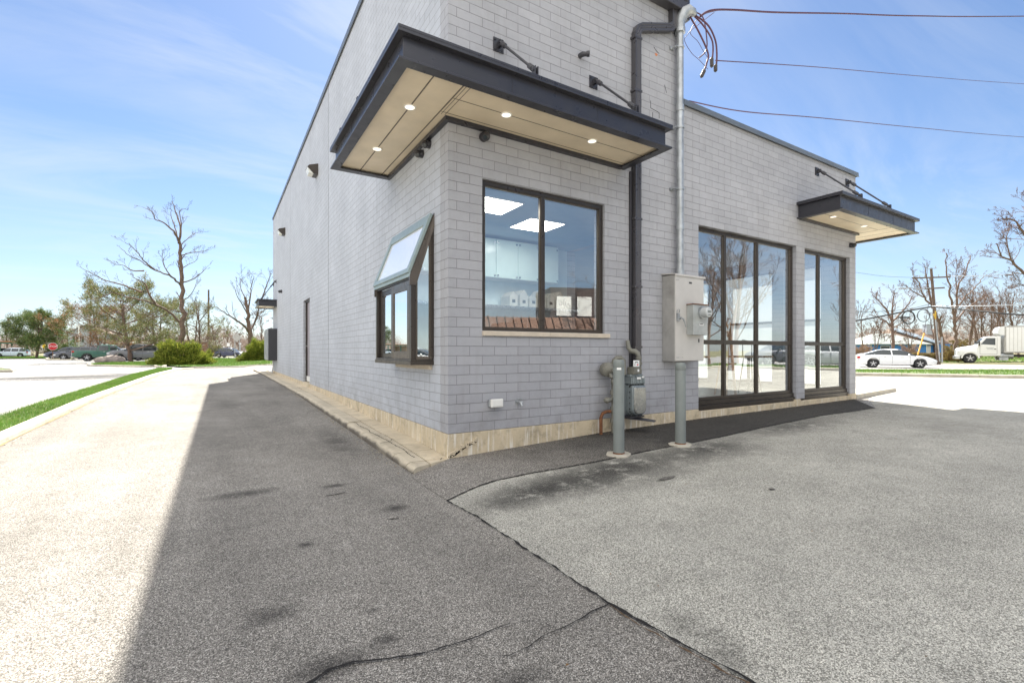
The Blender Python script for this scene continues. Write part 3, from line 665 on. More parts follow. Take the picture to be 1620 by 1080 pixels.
# roofs, copings, gutter
mb = MB(); mb.box(.2,.2,LZ-.35,TX,LW,LZ-.2); mb.box(TX,.2,TH-.35,RX-.2,10,TH-.2); mb.build('roof', M['roof'], B)
mb = MB(); mb.box(-.03,.2,LZ,.24,LW+.03,LZ+.05); mb.box(-.034,.2,LZ-.06,-.018,LW+.03,LZ+.046)
mb.box(-.03,-.03,LZ,TX+.02,.198,LZ+.05)
mb.box(.5,LW+.05,6.3,TX,22.7,6.36); mb.build('tall_coping', M['coping'], B)
mb = MB(); mb.box(TX+.01,-.035,TH+.035,RX+.035,.24,TH+.075); mb.box(TX+.01,-.042,TH-.005,RX+.038,-.02,TH+.07); mb.box(RX+.02,-.03,TH-.005,RX+.042,10.2,TH+.07); mb.box(RX-.25,.242,TH+.035,RX+.018,10.2,TH+.075)
mb.box(TX+.01,-.050,TH-.012,RX+.046,-.030,TH-.004); mb.build('wing_coping', M['coping'], B)
mb = MB(); mb.box(-.02,-.14,5.66,3.62,-.002,5.80); mb.box(-.02,-.15,5.80,3.62,-.002,5.83); mb.build('gutter', M['dspout'], B, bevel=.008)
mb = MB(); mb.box(3.50,-.10,5.60,3.72,-.003,6.2); mb.build('corner_flashing', M['fascia'], B, bevel=.005)
# interior shell
mb = MB(); mb.box(.2,.2,-.05,RX-.2,10,.0); mb.build('floor', M['infloor'], B)
mb = MB(); mb.box(.2,.2,2.7,TX-.2,10,2.74); mb.box(TX,.2,2.95,RX-.2,10,2.99); mb.build('ceiling', M['ceil'], B)
mb = MB(); mb.box(.205,5.0,0,TX-.2,5.1,2.7); mb.box(.2,.2,0,.215,.4,2.7); mb.build('partition', M['inwall'], B)
# ---- windows
def front_window(name, W, mulls, trans, y=.07, fr=.055, lab=None, pane='glassF', base=None, glass_out=.012):
    x0, x1, z0, z1 = W
    f = MB(); d0, d1 = y-.02, y+.05
    if base: 
        f.box(x0,d0-.045,z0,x1,d1,z0+.07); f.box(x0,d0-.02,z0+.072,x1,d1,base); z0 = base+.002
    f.box(x0,d0,z1-fr,x1,d1,z1); f.box(x0,d0,z0,x1,d1,z0+fr*.7)
    f.box(x0,d0+.001,z0,x0+fr,d1-.001,z1); f.box(x1-fr,d0+.001,z0,x1,d1-.001,z1)
    for m in mulls: f.box(m-fr*.5,d0+.003,z0+.01,m+fr*.5,d1-.003,z1-.01)
    for t in trans: f.box(x0+.01,d0+.005,t-fr*.5,x1-.01,d1-.005,t+fr*.5)
    w = f.build(name, M['bronze'], B, bevel=.003, seg=1, label=lab)
    xs = [x0+fr]+[m for mm in mulls for m in (mm-fr*.5, mm+fr*.5)]+[x1-fr]
    zs = [z0+fr*.7]+[m for mm in trans for m in (mm-fr*.5, mm+fr*.5)]+[z1-fr]
    gi = MB(); pid = 0
    for i in range(0, len(xs), 2):
        for j in range(0, len(zs), 2):
            g = MB(); rr = random.Random(pid+int(x0*10)); pid += 1; e = .0
            t = [rr.uniform(-.0012,.0012) for _ in range(4)]; yy = y+glass_out
            g.quad((xs[i]-.008,yy+t[0],zs[j]-.008),(xs[i+1]+.008,yy+t[1],zs[j]-.008),(xs[i+1]+.008,yy+t[2],zs[j+1]+.008),(xs[i]-.008,yy+t[3],zs[j+1]+.008))
            g.build('pane', M[pane], w)
            # glazing bead
            gi.box(xs[i],yy-.018,zs[j],xs[i]+.008,yy-.003,zs[j+1]); gi.box(xs[i+1]-.008,yy-.018,zs[j],xs[i+1],yy-.003,zs[j+1])
            gi.box(xs[i]+.009,yy-.018,zs[j],xs[i+1]-.009,yy-.003,zs[j]+.008); gi.box(xs[i]+.009,yy-.018,zs[j+1]-.008,xs[i+1]-.009,yy-.003,zs[j+1])
    gi.build('glazing_bead', M['bronzeL'], w)
    return w
front_window('office_window', W1, [1.235], [], y=.055)
front_window('storefront_window', W2, [4.79, 5.68], [1.0], y=.085, pane='glassB', base=.11, lab='three bay storefront window')
front_window('storefront_window', W3, [7.72], [1.0], y=.085, pane='glassB', base=.11, lab='two bay storefront window')
film, _nt, _b, _o = newmat('white_window_film'); _tl = N(_nt, 'ShaderNodeBsdfTranslucent'); _tl.inputs[0].default_value = (.75,.78,.78,1); _mx = N(_nt, 'ShaderNodeMixShader'); _mx.inputs[0].default_value = .75; _b.inputs['Base Color'].default_value = (.7,.7,.7,1)
_nt.links.new(_b.outputs[0], _mx.inputs[1]); _nt.links.new(_tl.outputs[0], _mx.inputs[2]); _nt.links.new(_mx.outputs[0], _o.inputs[0])
for (a, b) in ((.55,1.35),(1.6,2.9),(3.3,4.5),(5.2,6.6)):
    f = MB(); x = RX-.12
    f.box(x,a,.1,x+.05,b,.15); f.box(x,a,2.65,x+.05,b,2.7); f.box(x,a,.15,x+.05,a+.05,2.65); f.box(x,b-.05,.15,x+.05,b,2.65); f.box(x,a+.05,1.5,x+.05,b-.05,1.55)
    w = f.build('side_window', M['bronze'], B); g = MB(); g.quad((x+.02,a+.05,.15),(x+.02,b-.05,.15),(x+.02,b-.05,2.65),(x+.02,a+.05,2.65)); g.build('pane', film, w)
mb = MB(); mb.box(W1[0],-.03,1.03,1.30,.04,1.082); mb.box(1.303,-.03,1.03,2.245,.04,1.082); mb.build('window_sill', M['sill'], B, bevel=.004)
# ---- pass-through window on the side wall (projecting box with sloped glass roof)
o_ = -.25; Ya, Yb = .42, 1.78; zb, zt, zw = .775, 1.70, 2.37; wa, wb = .38, 1.70
f = MB()
f.prism([(0,wa,.71),(o_-.01,Ya-.01,.71),(o_-.01,Yb+.01,.71),(0,wb+.06,.71)], (0,0,.045))          # base tray
f.prism([(0,wa+.01,.755),(o_,Ya,.755),(o_,Yb,.755),(0,wb+.05,.755)], (0,0,.02))
for (y, s) in ((Ya, 1), (Yb, -1)):                                       # corner posts
    f.box(o_, y, zb, o_+.05, y+s*.05, zt)
f.box(o_, Ya+.05, zt-.05, o_+.045, Yb-.05, zt)
f.box(-.03, wa, zb, 0, wa+.045, zw-.03); f.box(-.03, wb, zb, 0, wb+.045, zw-.03)       # wall jambs
pw = f.build('serving_window', M['bronze'], B, bevel=.002, seg=1, label='projecting drive-through serving window with sloped glass top')
# sloped side rafters
f = MB()
for (yo, yw, s) in ((Ya-.012, wa-.012, 1), (Yb+.012, wb+.057, -1)):
    f.prism([(o_-.02,yo,zt-.02),(0,yw,zw+.02),(0,yw,zw-.13),(o_+.055,yo,zt-.12),(o_-.02,yo,zt-.12)], (0,s*.03,0))
f.build('side_cheek', M['bronzeL'], pw)
f = MB(); mint = pm('pale_anodised_aluminium', (.30,.37,.365), .45, .25, .03)
sd = Vector((0-o_, 0, zw-zt)).normalized(); nrm = Vector((-sd.z, 0, sd.x))
def sp(u, t): # u along Y 0..1, t along slope 0..1
    ya = Ya+(wa-Ya)*t; yb = Yb+(wb+.045-Yb)*t; return Vector((o_+(0-o_)*t, ya+(yb-ya)*u, zt+(zw-zt)*t))
def slab(mb, u0, u1, t0, t1, h0, h1):
    mb.add([sp(u0,t0)+nrm*h0, sp(u1,t0)+nrm*h0, sp(u1,t1)+nrm*h0, sp(u0,t1)+nrm*h0, sp(u0,t0)+nrm*h1, sp(u1,t0)+nrm*h1, sp(u1,t1)+nrm*h1, sp(u0,t1)+nrm*h1],
           [(0,3,2,1),(4,5,6,7),(0,1,5,4),(1,2,6,5),(2,3,7,6),(3,0,4,7)])
slab(f, 0, .06, 0.0, 1.0, .012, .045); slab(f, .94, 1, 0, 1.0, .012, .045); slab(f, .06, .94, 0, .09, .012, .043); slab(f, .06, .94, .83, 1.0, .012, .043)
f.box(o_-.022,Ya-.01,zt-.03,o_+.0,Yb+.01,zt+.012)
f.build('roof_frame', mint, pw, bevel=.002, seg=1)
g = MB(); slab(g, .06, .94, .09, .83, .018, .026); skyg = pm('sky_white_roof_glass', (.86,.87,.88), .12, 0, .01, coat=1); g.build('roof_pane', skyg, pw)  # white reflection of the sky painted as the pane's own colour
def sash(ya, yb, x, z0, z1, fr, mat, nm):
    f = MB(); f.box(x,ya,z0,x+.03,ya+fr,z1); f.box(x,yb-fr,z0,x+.03,yb,z1); f.box(x+.001,ya+fr,z0,x+.029,yb-fr,z0+fr); f.box(x+.001,ya+fr,z1-fr*1.2,x+.029,yb-fr,z1)
    s = f.build(nm, mat, pw, bevel=.003, seg=1); g = MB(); g.quad((x+.012,ya+fr,z0+fr),(x+.012,yb-fr,z0+fr),(x+.012,yb-fr,z1-fr*1.2),(x+.012,ya+fr,z1-fr*1.2)); g.build('pane', M['glassB'], pw); return s
sash(Ya+.055, 1.13, o_+.002, zb, zt-.055, .085, M['bronzeL'], 'sliding_sash'); sash(1.10, Yb-.055, o_+.045, zb, zt-.055, .06, M['bronze'], 'fixed_sash')
g = MB(); 
g.add([(o_+.05,Ya+.02,zb),(-.03,wa+.02,zb),(-.03,wa+.02,zw-.18),(o_+.05,Ya+.02,zt-.1)], [(0,1,2,3)]); g.add([(o_+.05,Yb-.02,zb),(-.03,wb+.02,zb),(-.03,wb+.02,zw-.18),(o_+.05,Yb-.02,zt-.1)], [(0,1,2,3)]); g.build('side_pane', M['glassF'], pw)
f = MB(); f.box(o_+.053,Ya+.003,zb,o_+.075,Ya+.028,zt-.08); f.box(-.055,wa+.008,zb,-.032,wa+.028,zw-.2); f.add([(o_+.07,Ya+.005,zb),(-.03,wa+.005,zb),(-.03,wa+.005,zb+.03),(o_+.07,Ya+.005,zb+.03)],[(0,1,2,3)]); f.build('side_frame', M['bronzeL'], pw)
mb = MB(); mb.box(-.035,.43,.655,0,1.62,.709); mb.build('serving_sill', M['sill'], B, bevel=.003)
# ---- side door
mb = MB(); mb.box(.10,DR[0]+.05,.02,.14,DR[1]-.05,2.22); dr = mb.build('side_door', M['door'], B)
f = MB(); f.box(.06,DR[0],0,.16,DR[0]+.05,2.27); f.box(.06,DR[1]-.05,0,.16,DR[1],2.27); f.box(.06,DR[0]+.05,2.22,.16,DR[1]-.05,2.27); f.build('door_frame', M['bronze'], dr)
f = MB(); f.tube([(.10,DR[1]-.12,1.0),(.045,DR[1]-.12,1.0),(.045,DR[1]-.24,1.0)], .011, 8); f.box(.085,DR[1]-.15,.92,.10,DR[1]-.09,1.12); f.build('door_handle', M['chrome'], dr)
f = MB(); f.box(.075,DR[0]+.06,.02,.099,DR[1]-.06,.16); f.build('kick_plate', M['white'], dr)
mb = MB(); mb.box(-.03,DR[0]-.02,-.14,.1,DR[1]+.02,-.002); mb.build('door_step', M['walk'], B)
# ---- canopies
def canopy(name, lab, path, z0, h, ov, wallline, soffit_poly, seams, closed_ends):
    """path: outer web line (list of xy); built as a C channel with lips pointing out"""
    f = MB(); P = [Vector((p[0], p[1], 0)) for p in path]
    def ring(o0, o1, za, zb_):
        V = []; n = len(P)
        for i, p in enumerate(P):
            d0 = (P[i]-P[i-1]).normalized() if i > 0 else None; d1 = (P[i+1]-P[i]).normalized() if i < n-1 else None
            n0 = Vector((d0.y, -d0.x, 0)) if d0 else None; n1 = Vector((d1.y, -d1.x, 0)) if d1 else None
            if n0 and n1: nn = n0+n1; nn = nn/(nn.dot(n0))
            else: nn = n0 or n1
            for o in (o0, o1): 
                for zz in (za, zb_): c = p+nn*o; V.append((c.x, c.y, zz))
        Fs = []
        for i in range(n-1):
            a = 4*i; b = 4*i+4
            Fs += [(a, b, b+1, a+1), (a+2, a+3, b+3, b+2), (a+1, b+1, b+3, a+3), (a, a+2, b+2, b)]
        Fs += [(0,1,3,2), (4*n-4,4*n-2,4*n-1,4*n-3)]
        f.add(V, Fs)
    ring(-.012, 0, z0+.0, z0+h)                 # web
    ring(-.05, .055, z0-.022, z0-.001)             # bottom lip
    ring(-.05, .06, z0+h+.001, z0+h+.028)         # top lip
    ring(.045, .06, z0+h+.029, z0+h+.055)
    c = f.build('canopy', M['fascia'], B, bevel=.002, seg=1, label=lab)
    s = MB(); s.prism([(x, y, z0+.012) for x, y in soffit_poly], (0,0,.02)); s.build('soffit', M['soffit'], c)
    t = MB(); t.prism([(x, y, z0+h-.02) for x, y in soffit_poly], (0,0,.015)); t.build('deck', M['roof'], c)
    q = MB()
    for (x0, y0, x1, y1, w) in seams:
        a = Vector((x0, y0, z0+.010)); b = Vector((x1, y1, z0+.010)); d = (b-a).normalized(); sdv = Vector((-d.y, d.x, 0))*w/2
        q.add([a+sdv, b+sdv, b-sdv, a-sdv, a+sdv+Vector((0,0,.006)), b+sdv+Vector((0,0,.006)), b-sdv+Vector((0,0,.006)), a-sdv+Vector((0,0,.006))], [(0,3,2,1),(4,5,6,7),(0,1,5,4),(1,2,6,5),(2,3,7,6),(3,0,4,7)])
    q.build('soffit_seam', M['seam'], c)
    w = MB()
    for a_, b_ in zip(P, P[1:]):
        L_ = (b_-a_).length; d_ = (b_-a_)/L_; n_ = Vector((d_.y, -d_.x, 0)); k_ = int(L_/1.25)
        for i_ in range(1, k_+1):
            c_ = a_+d_*(L_*i_/(k_+1)); w.obox(c_+n_*.0012+Vector((0,0,z0+h/2)), d_*.0022, n_*.0012, Vector((0,0,h*.49)))
        for i_ in range(int(L_/.42)):
            c_ = a_+d_*(.2+.42*i_)-n_*.035; w.cyl(c_+Vector((0,0,z0-.0225)), c_+Vector((0,0,z0-.028)), .007, 6)
    w.build('fascia_joint', M['black'], c); w = MB()
    for (x0, y0, x1, y1) in wallline: w.box(x0, y0, z0-.03, x1, y1, z0+.011)
    w.build('wall_angle', M['fascia'], c)
    return c
z0 = 3.265; hh = .20; ov = .73
lampm = emis('warm_downlight', (1,.90,.74), .42)
def downlight(x, y, z, par, on=True):
    t = MB(); n = 24
    t.add([(x+r*math.cos(2*math.pi*i/n), y+r*math.sin(2*math.pi*i/n), zz) for r, zz in ((.060,z-.003),(.057,z-.011),(.047,z-.009)) for i in range(n)],
          [(k*n+i, k*n+(i+1)%n, (k+1)*n+(i+1)%n, (k+1)*n+i) for k in range(2) for i in range(n)])
    o = t.build('downlight', M['white'], par, smooth=True)
    t = MB(); t.add([(x+.048*math.cos(2*math.pi*i/n), y+.048*math.sin(2*math.pi*i/n), z-.0088) for i in range(n)], [tuple(range(n))]); t.build('lamp_lens', lampm if on else M['lens'], par)
c1 = canopy('canopy', 'L-shaped charcoal canopy round the near corner of the shop', [(-.0,1.94),(-ov,1.94),(-ov,-ov),(2.46,-ov),(2.46,0)], z0, hh, ov,
    [(-.05,-.05,2.44,-.001),(-.05,-.001,-.001,1.93)],
    [(-ov+.013,1.925),(-ov+.013,-ov+.013),(2.445,-ov+.013),(2.445,-.052),(-.052,-.052),(-.052,1.925)],
    [(-.42,1.92,-.42,-.70,.012),(-.13,1.92,-.13,-.70,.012),(-.12,-.39,2.44,-.39,.007),(-.12,-.10,2.44,-.10,.006),(-.10,-.70,-.10,-.05,.005),(-.06,-.70,-.06,-.05,.005)], 1)
for (x, y) in ((-.42,-.02),(-.42,1.12),(.47,-.39),(1.62,-.39)): downlight(x, y, z0+.012, c1)
z2 = 3.25
c2 = canopy('canopy', 'charcoal canopy wrapping the far right corner of the wing', [(6.83,0),(6.83,-.68),(9.93,-.68),(9.93,1.0),(9.04,1.0)], z2, .22, .68,
    [(6.85,-.05,9.08,-.001),(9.035,-.001,9.08,.98)],
    [(6.845,-.667),(9.915,-.667),(9.915,.985),(9.082,.985),(9.082,-.052),(6.845,-.052)],
    [(6.85,-.36,9.1,-.36,.007),(9.1,-.66,9.1,.96,.009),(9.5,-.66,9.5,.96,.007)], 1)
for (x, y) in ((7.3,-.36),(8.5,-.36)): downlight(x, y, z2+.012, c2)
def tie_rod(par, wpt, cpt, nrmv):
    """bracket plate, clevises and rod; nrmv = outward wall normal"""
    n = Vector(nrmv); w = Vector(wpt); c = Vector(cpt); s = Vector((n.y, -n.x, 0))
    f = MB(); f.obox(w+n*.006, s*.065, n*.005, Vector((0,0,.075)))
    f.obox(w+n*.04+s*.014, s*.004, n*.034, Vector((0,0,.03))); f.obox(w+n*.04-s*.014, s*.004, n*.034, Vector((0,0,.03)))
    f.cyl(w+n*.06-s*.03, w+n*.06+s*.03, .010, 10)
    for a in (-1, 1):
        for b in (-1, 1): f.cyl(w+s*a*.045+Vector((0,0,b*.052))+n*.008, w+s*a*.045+Vector((0,0,b*.052))+n*.022, .009, 8)
    st = w+n*.06; d = (c-st).normalized(); L_ = (c-st).length
    f.tube([st, st+d*.05, st+d*.055, st+d*.12, st+d*.13], [.02,.022,.030,.028,.015], 10)
    f.cyl(st+d*.10, c-d*.08, .014, 10)
    f.tube([c-d*.15, c-d*.14, c-d*.06, c-d*.05, c], [.015,.027,.029,.02,.018], 10)
    f.cyl(c-s*.03, c+s*.03, .012, 10); f.obox(c-Vector((0,0,.045))+s*.016, s*.005, n*.03, Vector((0,0,.075))); f.obox(c-Vector((0,0,.045))-s*.016, s*.005, n*.03, Vector((0,0,.075)))
    return f.build('tie_rod', M['black'], par, auto=35)
zt1 = 3.60
tie_rod(c1, (.60,0,4.235), (.60,-.72,zt1), (0,-1,0)); tie_rod(c1, (1.98,0,4.235), (1.98,-.72,zt1), (0,-1,0))
tie_rod(c1, (0,.75,4.24), (-.72,.75,zt1), (-1,0,0)); tie_rod(c1, (0,1.6,4.24), (-.72,1.6,zt1), (-1,0,0))
zt2 = 3.60
tie_rod(c2, (7.48,0,4.21), (7.60,-.66,zt2), (0,-1,0)); tie_rod(c2, (8.66,0,4.22), (8.78,-.66,zt2), (0,-1,0))
c3 = canopy('canopy', 'small charcoal canopy at the far end of the side wall', [(0,17.2),(-.66,17.2),(-.66,18.75),(0,18.75)][::-1], 2.72, .2, .66, [(-.05,17.22,-.001,18.74)],
    [(-.645,17.22),(-.052,17.22),(-.052,18.73),(-.645,18.73)], [(-.35,17.25,-.35,18.7,.01)], 1)
tie_rod(c3, (0,17.4,3.75), (-.55,17.4,3.0), (-1,0,0)); tie_rod(c3, (0,18.5,3.75), (-.55,18.5,3.0), (-1,0,0))
# ---- downspout (front wall): two runs joined by an offset elbow
f = MB()
def rect_run(f, pts, w=.105, d=.075):
    P = [Vector(p) for p in pts]; V = []; n = len(P)
    for i, p in enumerate(P):
        t = (P[min(i+1, n-1)]-P[max(i-1, 0)]).normalized(); s = Vector((t.z, 0, -t.x)); yv = Vector((0,1,0))
        prof = [(-.5,-.5),(-.28,-.5),(-.22,-.40),(-.1,-.40),(-.04,-.5),(.04,-.5),(.1,-.40),(.22,-.40),(.28,-.5),(.5,-.5),(.5,.5),(-.5,.5)]
        for a, b in prof: V.append(p+s*a*w+yv*b*d)
    k = 12; Fs = [(i*k+j, i*k+(j+1)%k, (i+1)*k+(j+1)%k, (i+1)*k+j) for i in range(n-1) for j in range(k)]
    f.add(V, Fs)
yd = -.045
rect_run(f, [(3.43,yd,5.66),(3.43,yd,5.50),(3.41,yd,5.44),(3.36,yd,5.39),(2.79,yd,5.19),(2.73,yd,5.15),(2.70,yd,5.08),(2.70,yd,4.98),(2.70,yd,3.30)])
rect_run(f, [(2.70,yd,3.22),(2.70,yd,.55)])
rect_run(f, [(2.70,yd,3.30),(2.70,yd,3.21)], .109, .079)
ds = f.build('downspout', M['dspout'], B, bevel=0)
f = MB(); 
for zz in (5.0,4.3,3.6,2.6,1.7,.9): f.box(2.63,-.085,zz,2.77,-.001,zz+.03)
f.build('downspout_strap', M['dspout'], ds)
f = MB(); f.box(2.605,-.03,.45,2.640,-.001,3.24); f.build('cable_duct', M['black'], B, bevel=.004)
# peeling paint spots
mb = MB()
for (x, zc, w, h) in ((3.13,4.97,.035,.03),(2.99,4.03,.04,.05)):
    rr = random.Random(int(x*100)); n = 11
    mb.add([(x+math.cos(t)*w*rr.uniform(.5,1.1), -.0015, zc+math.sin(t)*h*rr.uniform(.5,1.1)) for t in [2*math.pi*i/n for i in range(n)]], [tuple(range(n))[::-1]])
mb.build('peeled_paint', M['peel'], B)
mb = MB()
for pl in ([(3.02,4.30),(3.02,4.20),(3.10,4.19),(3.19,4.18),(3.19,4.10)],[(3.06,4.15),(3.06,4.05),(3.12,4.01),(3.19,4.0)],[(3.08,5.06),(3.13,5.02),(3.19,5.0)],[(3.30,4.6),(3.34,4.5)]):
    mb.tube([(x,-.0005,z_) for x, z_ in pl], .0035, 5)
mb.build('wall_crack', crackm, B)
# ---------------------------------------------------------------- fittings on the walls
# electrical cabinet
E_ = thing('electrical_cabinet', 'tall pale grey electrical cabinet on the front wall under the conduit mast', 'electrical cabinet', (3.556,0,.72))
f = MB(); f.box(3.25,-.212,.722,3.867,-.002,1.905); f.build('cabinet_body', M['cabside'], E_, bevel=.004)
f = MB(); f.box(3.256,-.222,.728,3.862,-.213,1.898); d_ = f.build('cabinet_door', M['cabinet'], E_, bevel=.003)
f = MB(); f.add([(3.235,-.235,1.906),(3.882,-.235,1.906),(3.882,0,1.925),(3.235,0,1.925),(3.235,-.235,1.918),(3.882,-.235,1.918),(3.882,0,1.945),(3.235,0,1.945)], [(0,3,2,1),(4,5,6,7),(0,1,5,4),(1,2,6,5),(2,3,7,6),(3,0,4,7)])
f.box(3.235,-.238,1.890,3.882,-.234,1.917); f.build('rain_hood', M['cabinet'], E_)
f = MB(); f.box(3.275,-.245,1.27,3.325,-.222,1.38); f.cyl((3.32,-.24,1.31),(3.32,-.275,1.31),.016); f.tube([(3.32,-.27,1.31),(3.35,-.28,1.30),(3.385,-.28,1.24),(3.40,-.28,1.19)],[.012,.012,.009,.007],8); f.tube([(3.275,-.235,1.39),(3.28,-.25,1.43),(3.31,-.25,1.43),(3.32,-.235,1.39)],.006,6); f.build('door_handle', M['galv'], d_)
f = MB(); f.box(3.54,-.2245,1.80,3.60,-.2225,1.825); f.build('name_plate', M['blackink'], d_)
f = MB(); 
for (x, z) in ((3.285,1.835),(3.315,1.835),(3.285,.775),(3.315,.775),(3.40,.78)): f.cyl((x,-.222,z),(x,-.228,z),.006,8)
for z in (1.55,1.35,1.15): f.cyl((3.2505,-.07,z),(3.246,-.07,z),.006,8)
f.build('screw', M['galv'], d_)
mbx = MB(); mbx.box(3.49,-.331,1.085,3.80,-.2225,1.50); m_ = mbx.build('meter_box', M['meterbox'], E_, bevel=.004)
f = MB(); f.box(3.482,-.345,1.50,3.81,-.2225,1.512); f.build('meter_box_hood', M['rust'], m_)
f = MB(); f.tube([(3.675,-.331,1.395),(3.675,-.36,1.395),(3.675,-.362,1.395)],[.088,.088,.082],24); f.build('meter_ring', M['galv'], m_, auto=35)
f = MB(); f.tube([(3.675,-.362,1.395),(3.675,-.44,1.395),(3.675,-.452,1.395)],[.074,.072,.06],24); f.build('meter_glass', pm('meter_cover_plastic', (.50,.52,.52), .12, 0, .03, coat=.6), m_, auto=35)
f = MB(); f.box(3.635,-.4545,1.385,3.715,-.453,1.415); f.build('meter_display', pm('meter_display_grey', (.18,.2,.19), .3), m_)
f = MB(); f.box(3.62,-.3335,1.215,3.71,-.3318,1.245); f.build('label_sticker', M['whitep'], m_)
f = MB(); f.box(3.63,-.3345,1.228,3.70,-.3337,1.240); f.build('label_mark', M['blackink'], m_)
f = MB(); f.box(3.645,-.4542,1.350,3.705,-.4532,1.360); f.build('label_mark', M['blackink'], m_)

f = MB(); f.box(3.74,-.2245,.985,3.765,-.2228,1.035); f.build('hole_cover', M['blackink'], d_)
# conduit mast with weatherhead and loose conductors
C_ = thing('conduit_mast', 'galvanised service conduit mast with weatherhead rising from the electrical cabinet', 'conduit mast', (3.53,-.08,1.93))
f = MB(); f.cyl((3.53,-.08,1.93),(3.53,-.08,5.45),.047,20); f.build('conduit', M['galv'], C_, auto=40)
f = MB()
for z in (1.97,2.62,4.30,): f.cyl((3.53,-.08,z-.045),(3.53,-.08,z+.045),.055,20)
f.build('coupling', M['galv'], C_, auto=40)
for z in (3.15,4.02,5.15):
    f = MB(); f.tube([(3.44,-.01,z),(3.44,-.075,z+.002)],.012,8); f.box(3.40,-.02,z-.02,3.47,-.001,z+.02); f.cyl((3.53,-.08,z-.012),(3.53,-.08,z+.012),.058,20); f.tube([(3.47,-.09,z),(3.445,-.09,z)],.010,6); f.build('pipe_clamp', M['galv'], C_)
f = MB(); f.tube([(3.53,-.08,5.40),(3.53,-.08,5.50),(3.535,-.09,5.56),(3.57,-.11,5.64),(3.63,-.14,5.68),(3.70,-.17,5.66),(3.73,-.185,5.62)],[.062,.066,.075,.085,.08,.055,.03],16); f.cyl((3.53,-.08,5.36),(3.53,-.08,5.42),.072,16)
wh = f.build('weatherhead', M['galv'], C_, auto=50)
def hang(pts, r, par, mat, nm, n=6, res=8):
    P = [Vector(p) for p in pts]; Q = []
    for i in range(len(P)-1):
        p0 = P[max(i-1,0)]; p1 = P[i]; p2 = P[i+1]; p3 = P[min(i+2,len(P)-1)]
        for k in range(res):
            t = k/res; Q.append(.5*((2*p1)+(-p0+p2)*t+(2*p0-5*p1+4*p2-p3)*t*t+(-p0+3*p1-3*p2+p3)*t**3))
    Q.append(P[-1]); f = MB(); f.tube(Q, r, n); return f.build(nm, mat, par, smooth=True) if par else f
d0 = 6.75
def W_(l, d=d0): return [at(x, y, dd if dd else d) for x, y, dd in [(q+(None,))[:3] for q in l]]
redw = pm('faded_cable_insulation', (.09,.03,.05), .5); sleeve = pm('dark_splice_sleeve', (.06,.05,.045), .6)
for pts, r in (([(1090,24),(1106,52),(1120,84),(1118,100),(1114,112)],.013),([(1094,22),(1112,40),(1127,66),(1127,95)],.012),([(1092,20),(1118,38),(1131,62),(1134,85),(1133,108)],.013),
               ([(1096,18),(1112,28),(1118,60),(1117,80),(1106,92)],.009)):
    hang(W_(pts), r, C_, redw, 'conductor', 6)
for (x, y, x2, y2) in ((1115,110,1109,123),(1126,91,1126,107),(1132,102,1132,114)):
    f = MB(); a, b = W_([(x, y), (x2, y2)]); f.tube([a, a.lerp(b,.15), a.lerp(b,.85), b],[.012,.026,.026,.012],8); f.build('splice_sleeve', sleeve, C_)
for pts in ([(1140,16),(1108,26),(1090,52),(1083,64),(1094,84),(1106,95),(1120,110)],[(1130,20),(1104,40),(1092,52),(1104,66),(1112,80),(1120,92)]):
    hang(W_(pts), .004, C_, redw, 'loose_wire', 4)
# overhead lines to the building
def cable(name, lab, pts, r, grp=None, mat=None):
    f = hang(pts, r, None, None, None, 6, 16); p = pts[-1]
    return single(f, name, mat or M['wire'], lab, 'overhead cable', pts[0], grp, smooth=True)
cable('service_cable', 'thick twisted service drop cable leaving the weatherhead across the top of the sky', W_([(1108,26,6.75),(1125,17,6.9),(1160,16,7.3),(1230,20,8.3),(1340,22,10),(1450,25.5,12),(1620,26,16),(1900,22,30)]), .016, None, redw)
cable('thin_cable', 'thin wire running below the thick service drop in the sky', W_([(1132,96,6.8),(1300,107,10),(1460,121,14),(1620,133,19),(1900,150,30)]), .008, None, redw)
cable('thin_cable', 'lowest thin wire sloping away just above the wing parapet', W_([(1090,160,7.5),(1180,177,9),(1300,187,12),(1460,203,17),(1620,217,23),(1900,236,40)]), .011, None, redw)
# gas meter set
Gm = thing('gas_meter', 'grey gas meter with painted pipes standing by the front wall behind a bollard', 'gas meter', (2.45,-.16,gz(2.45,-.1)))
def rr_poly(x0, x1, z0, z1, rb, rt, n=6):
    P = []
    for cx, cz, r, a0 in ((x1-rb,z0+rb,rb,-90),(x1-rt,z1-rt,rt,0),(x0+rt,z1-rt,rt,90),(x0+rb,z0+rb,rb,180)):
        for k in range(n+1): a = R(a0+90*k/n); P.append((cx+r*math.cos(a), cz+r*math.sin(a)))
    return P
f = MB(); P = rr_poly(2.42,2.66,.045,.425,.085,.02); f.prism([(x,-.25,z) for x,z in P], (0,.17,0)); gb = f.build('meter_body', M['gasmeter'], Gm, bevel=.018, seg=3, auto=40)
f = MB(); P = rr_poly(2.405,2.675,.03,.44,.095,.03); f.prism([(x,-.195,z) for x,z in P], (0,.018,0)); f.prism([(x,-.13,z) for x,z in P], (0,.018,0)); f.build('meter_flange', M['gasmeter'], gb)
f = MB(); P = rr_poly(2.435,2.645,.06,.41,.075,.02); f.prism([(x,-.268,z) for x,z in P], (0,.03,0)); f.build('face_plate', pm('bare_gas_meter_face', (.36,.37,.36), .25, .7, .12, 5), gb, bevel=.012, seg=3, auto=40)
f = MB(); Q = rr_poly(2.412,2.668,.037,.433,.09,.025,4)
for i in range(0, len(Q), 1): f.cyl((Q[i][0],-.196,Q[i][1]),(Q[i][0],-.208,Q[i][1]),.008,6)
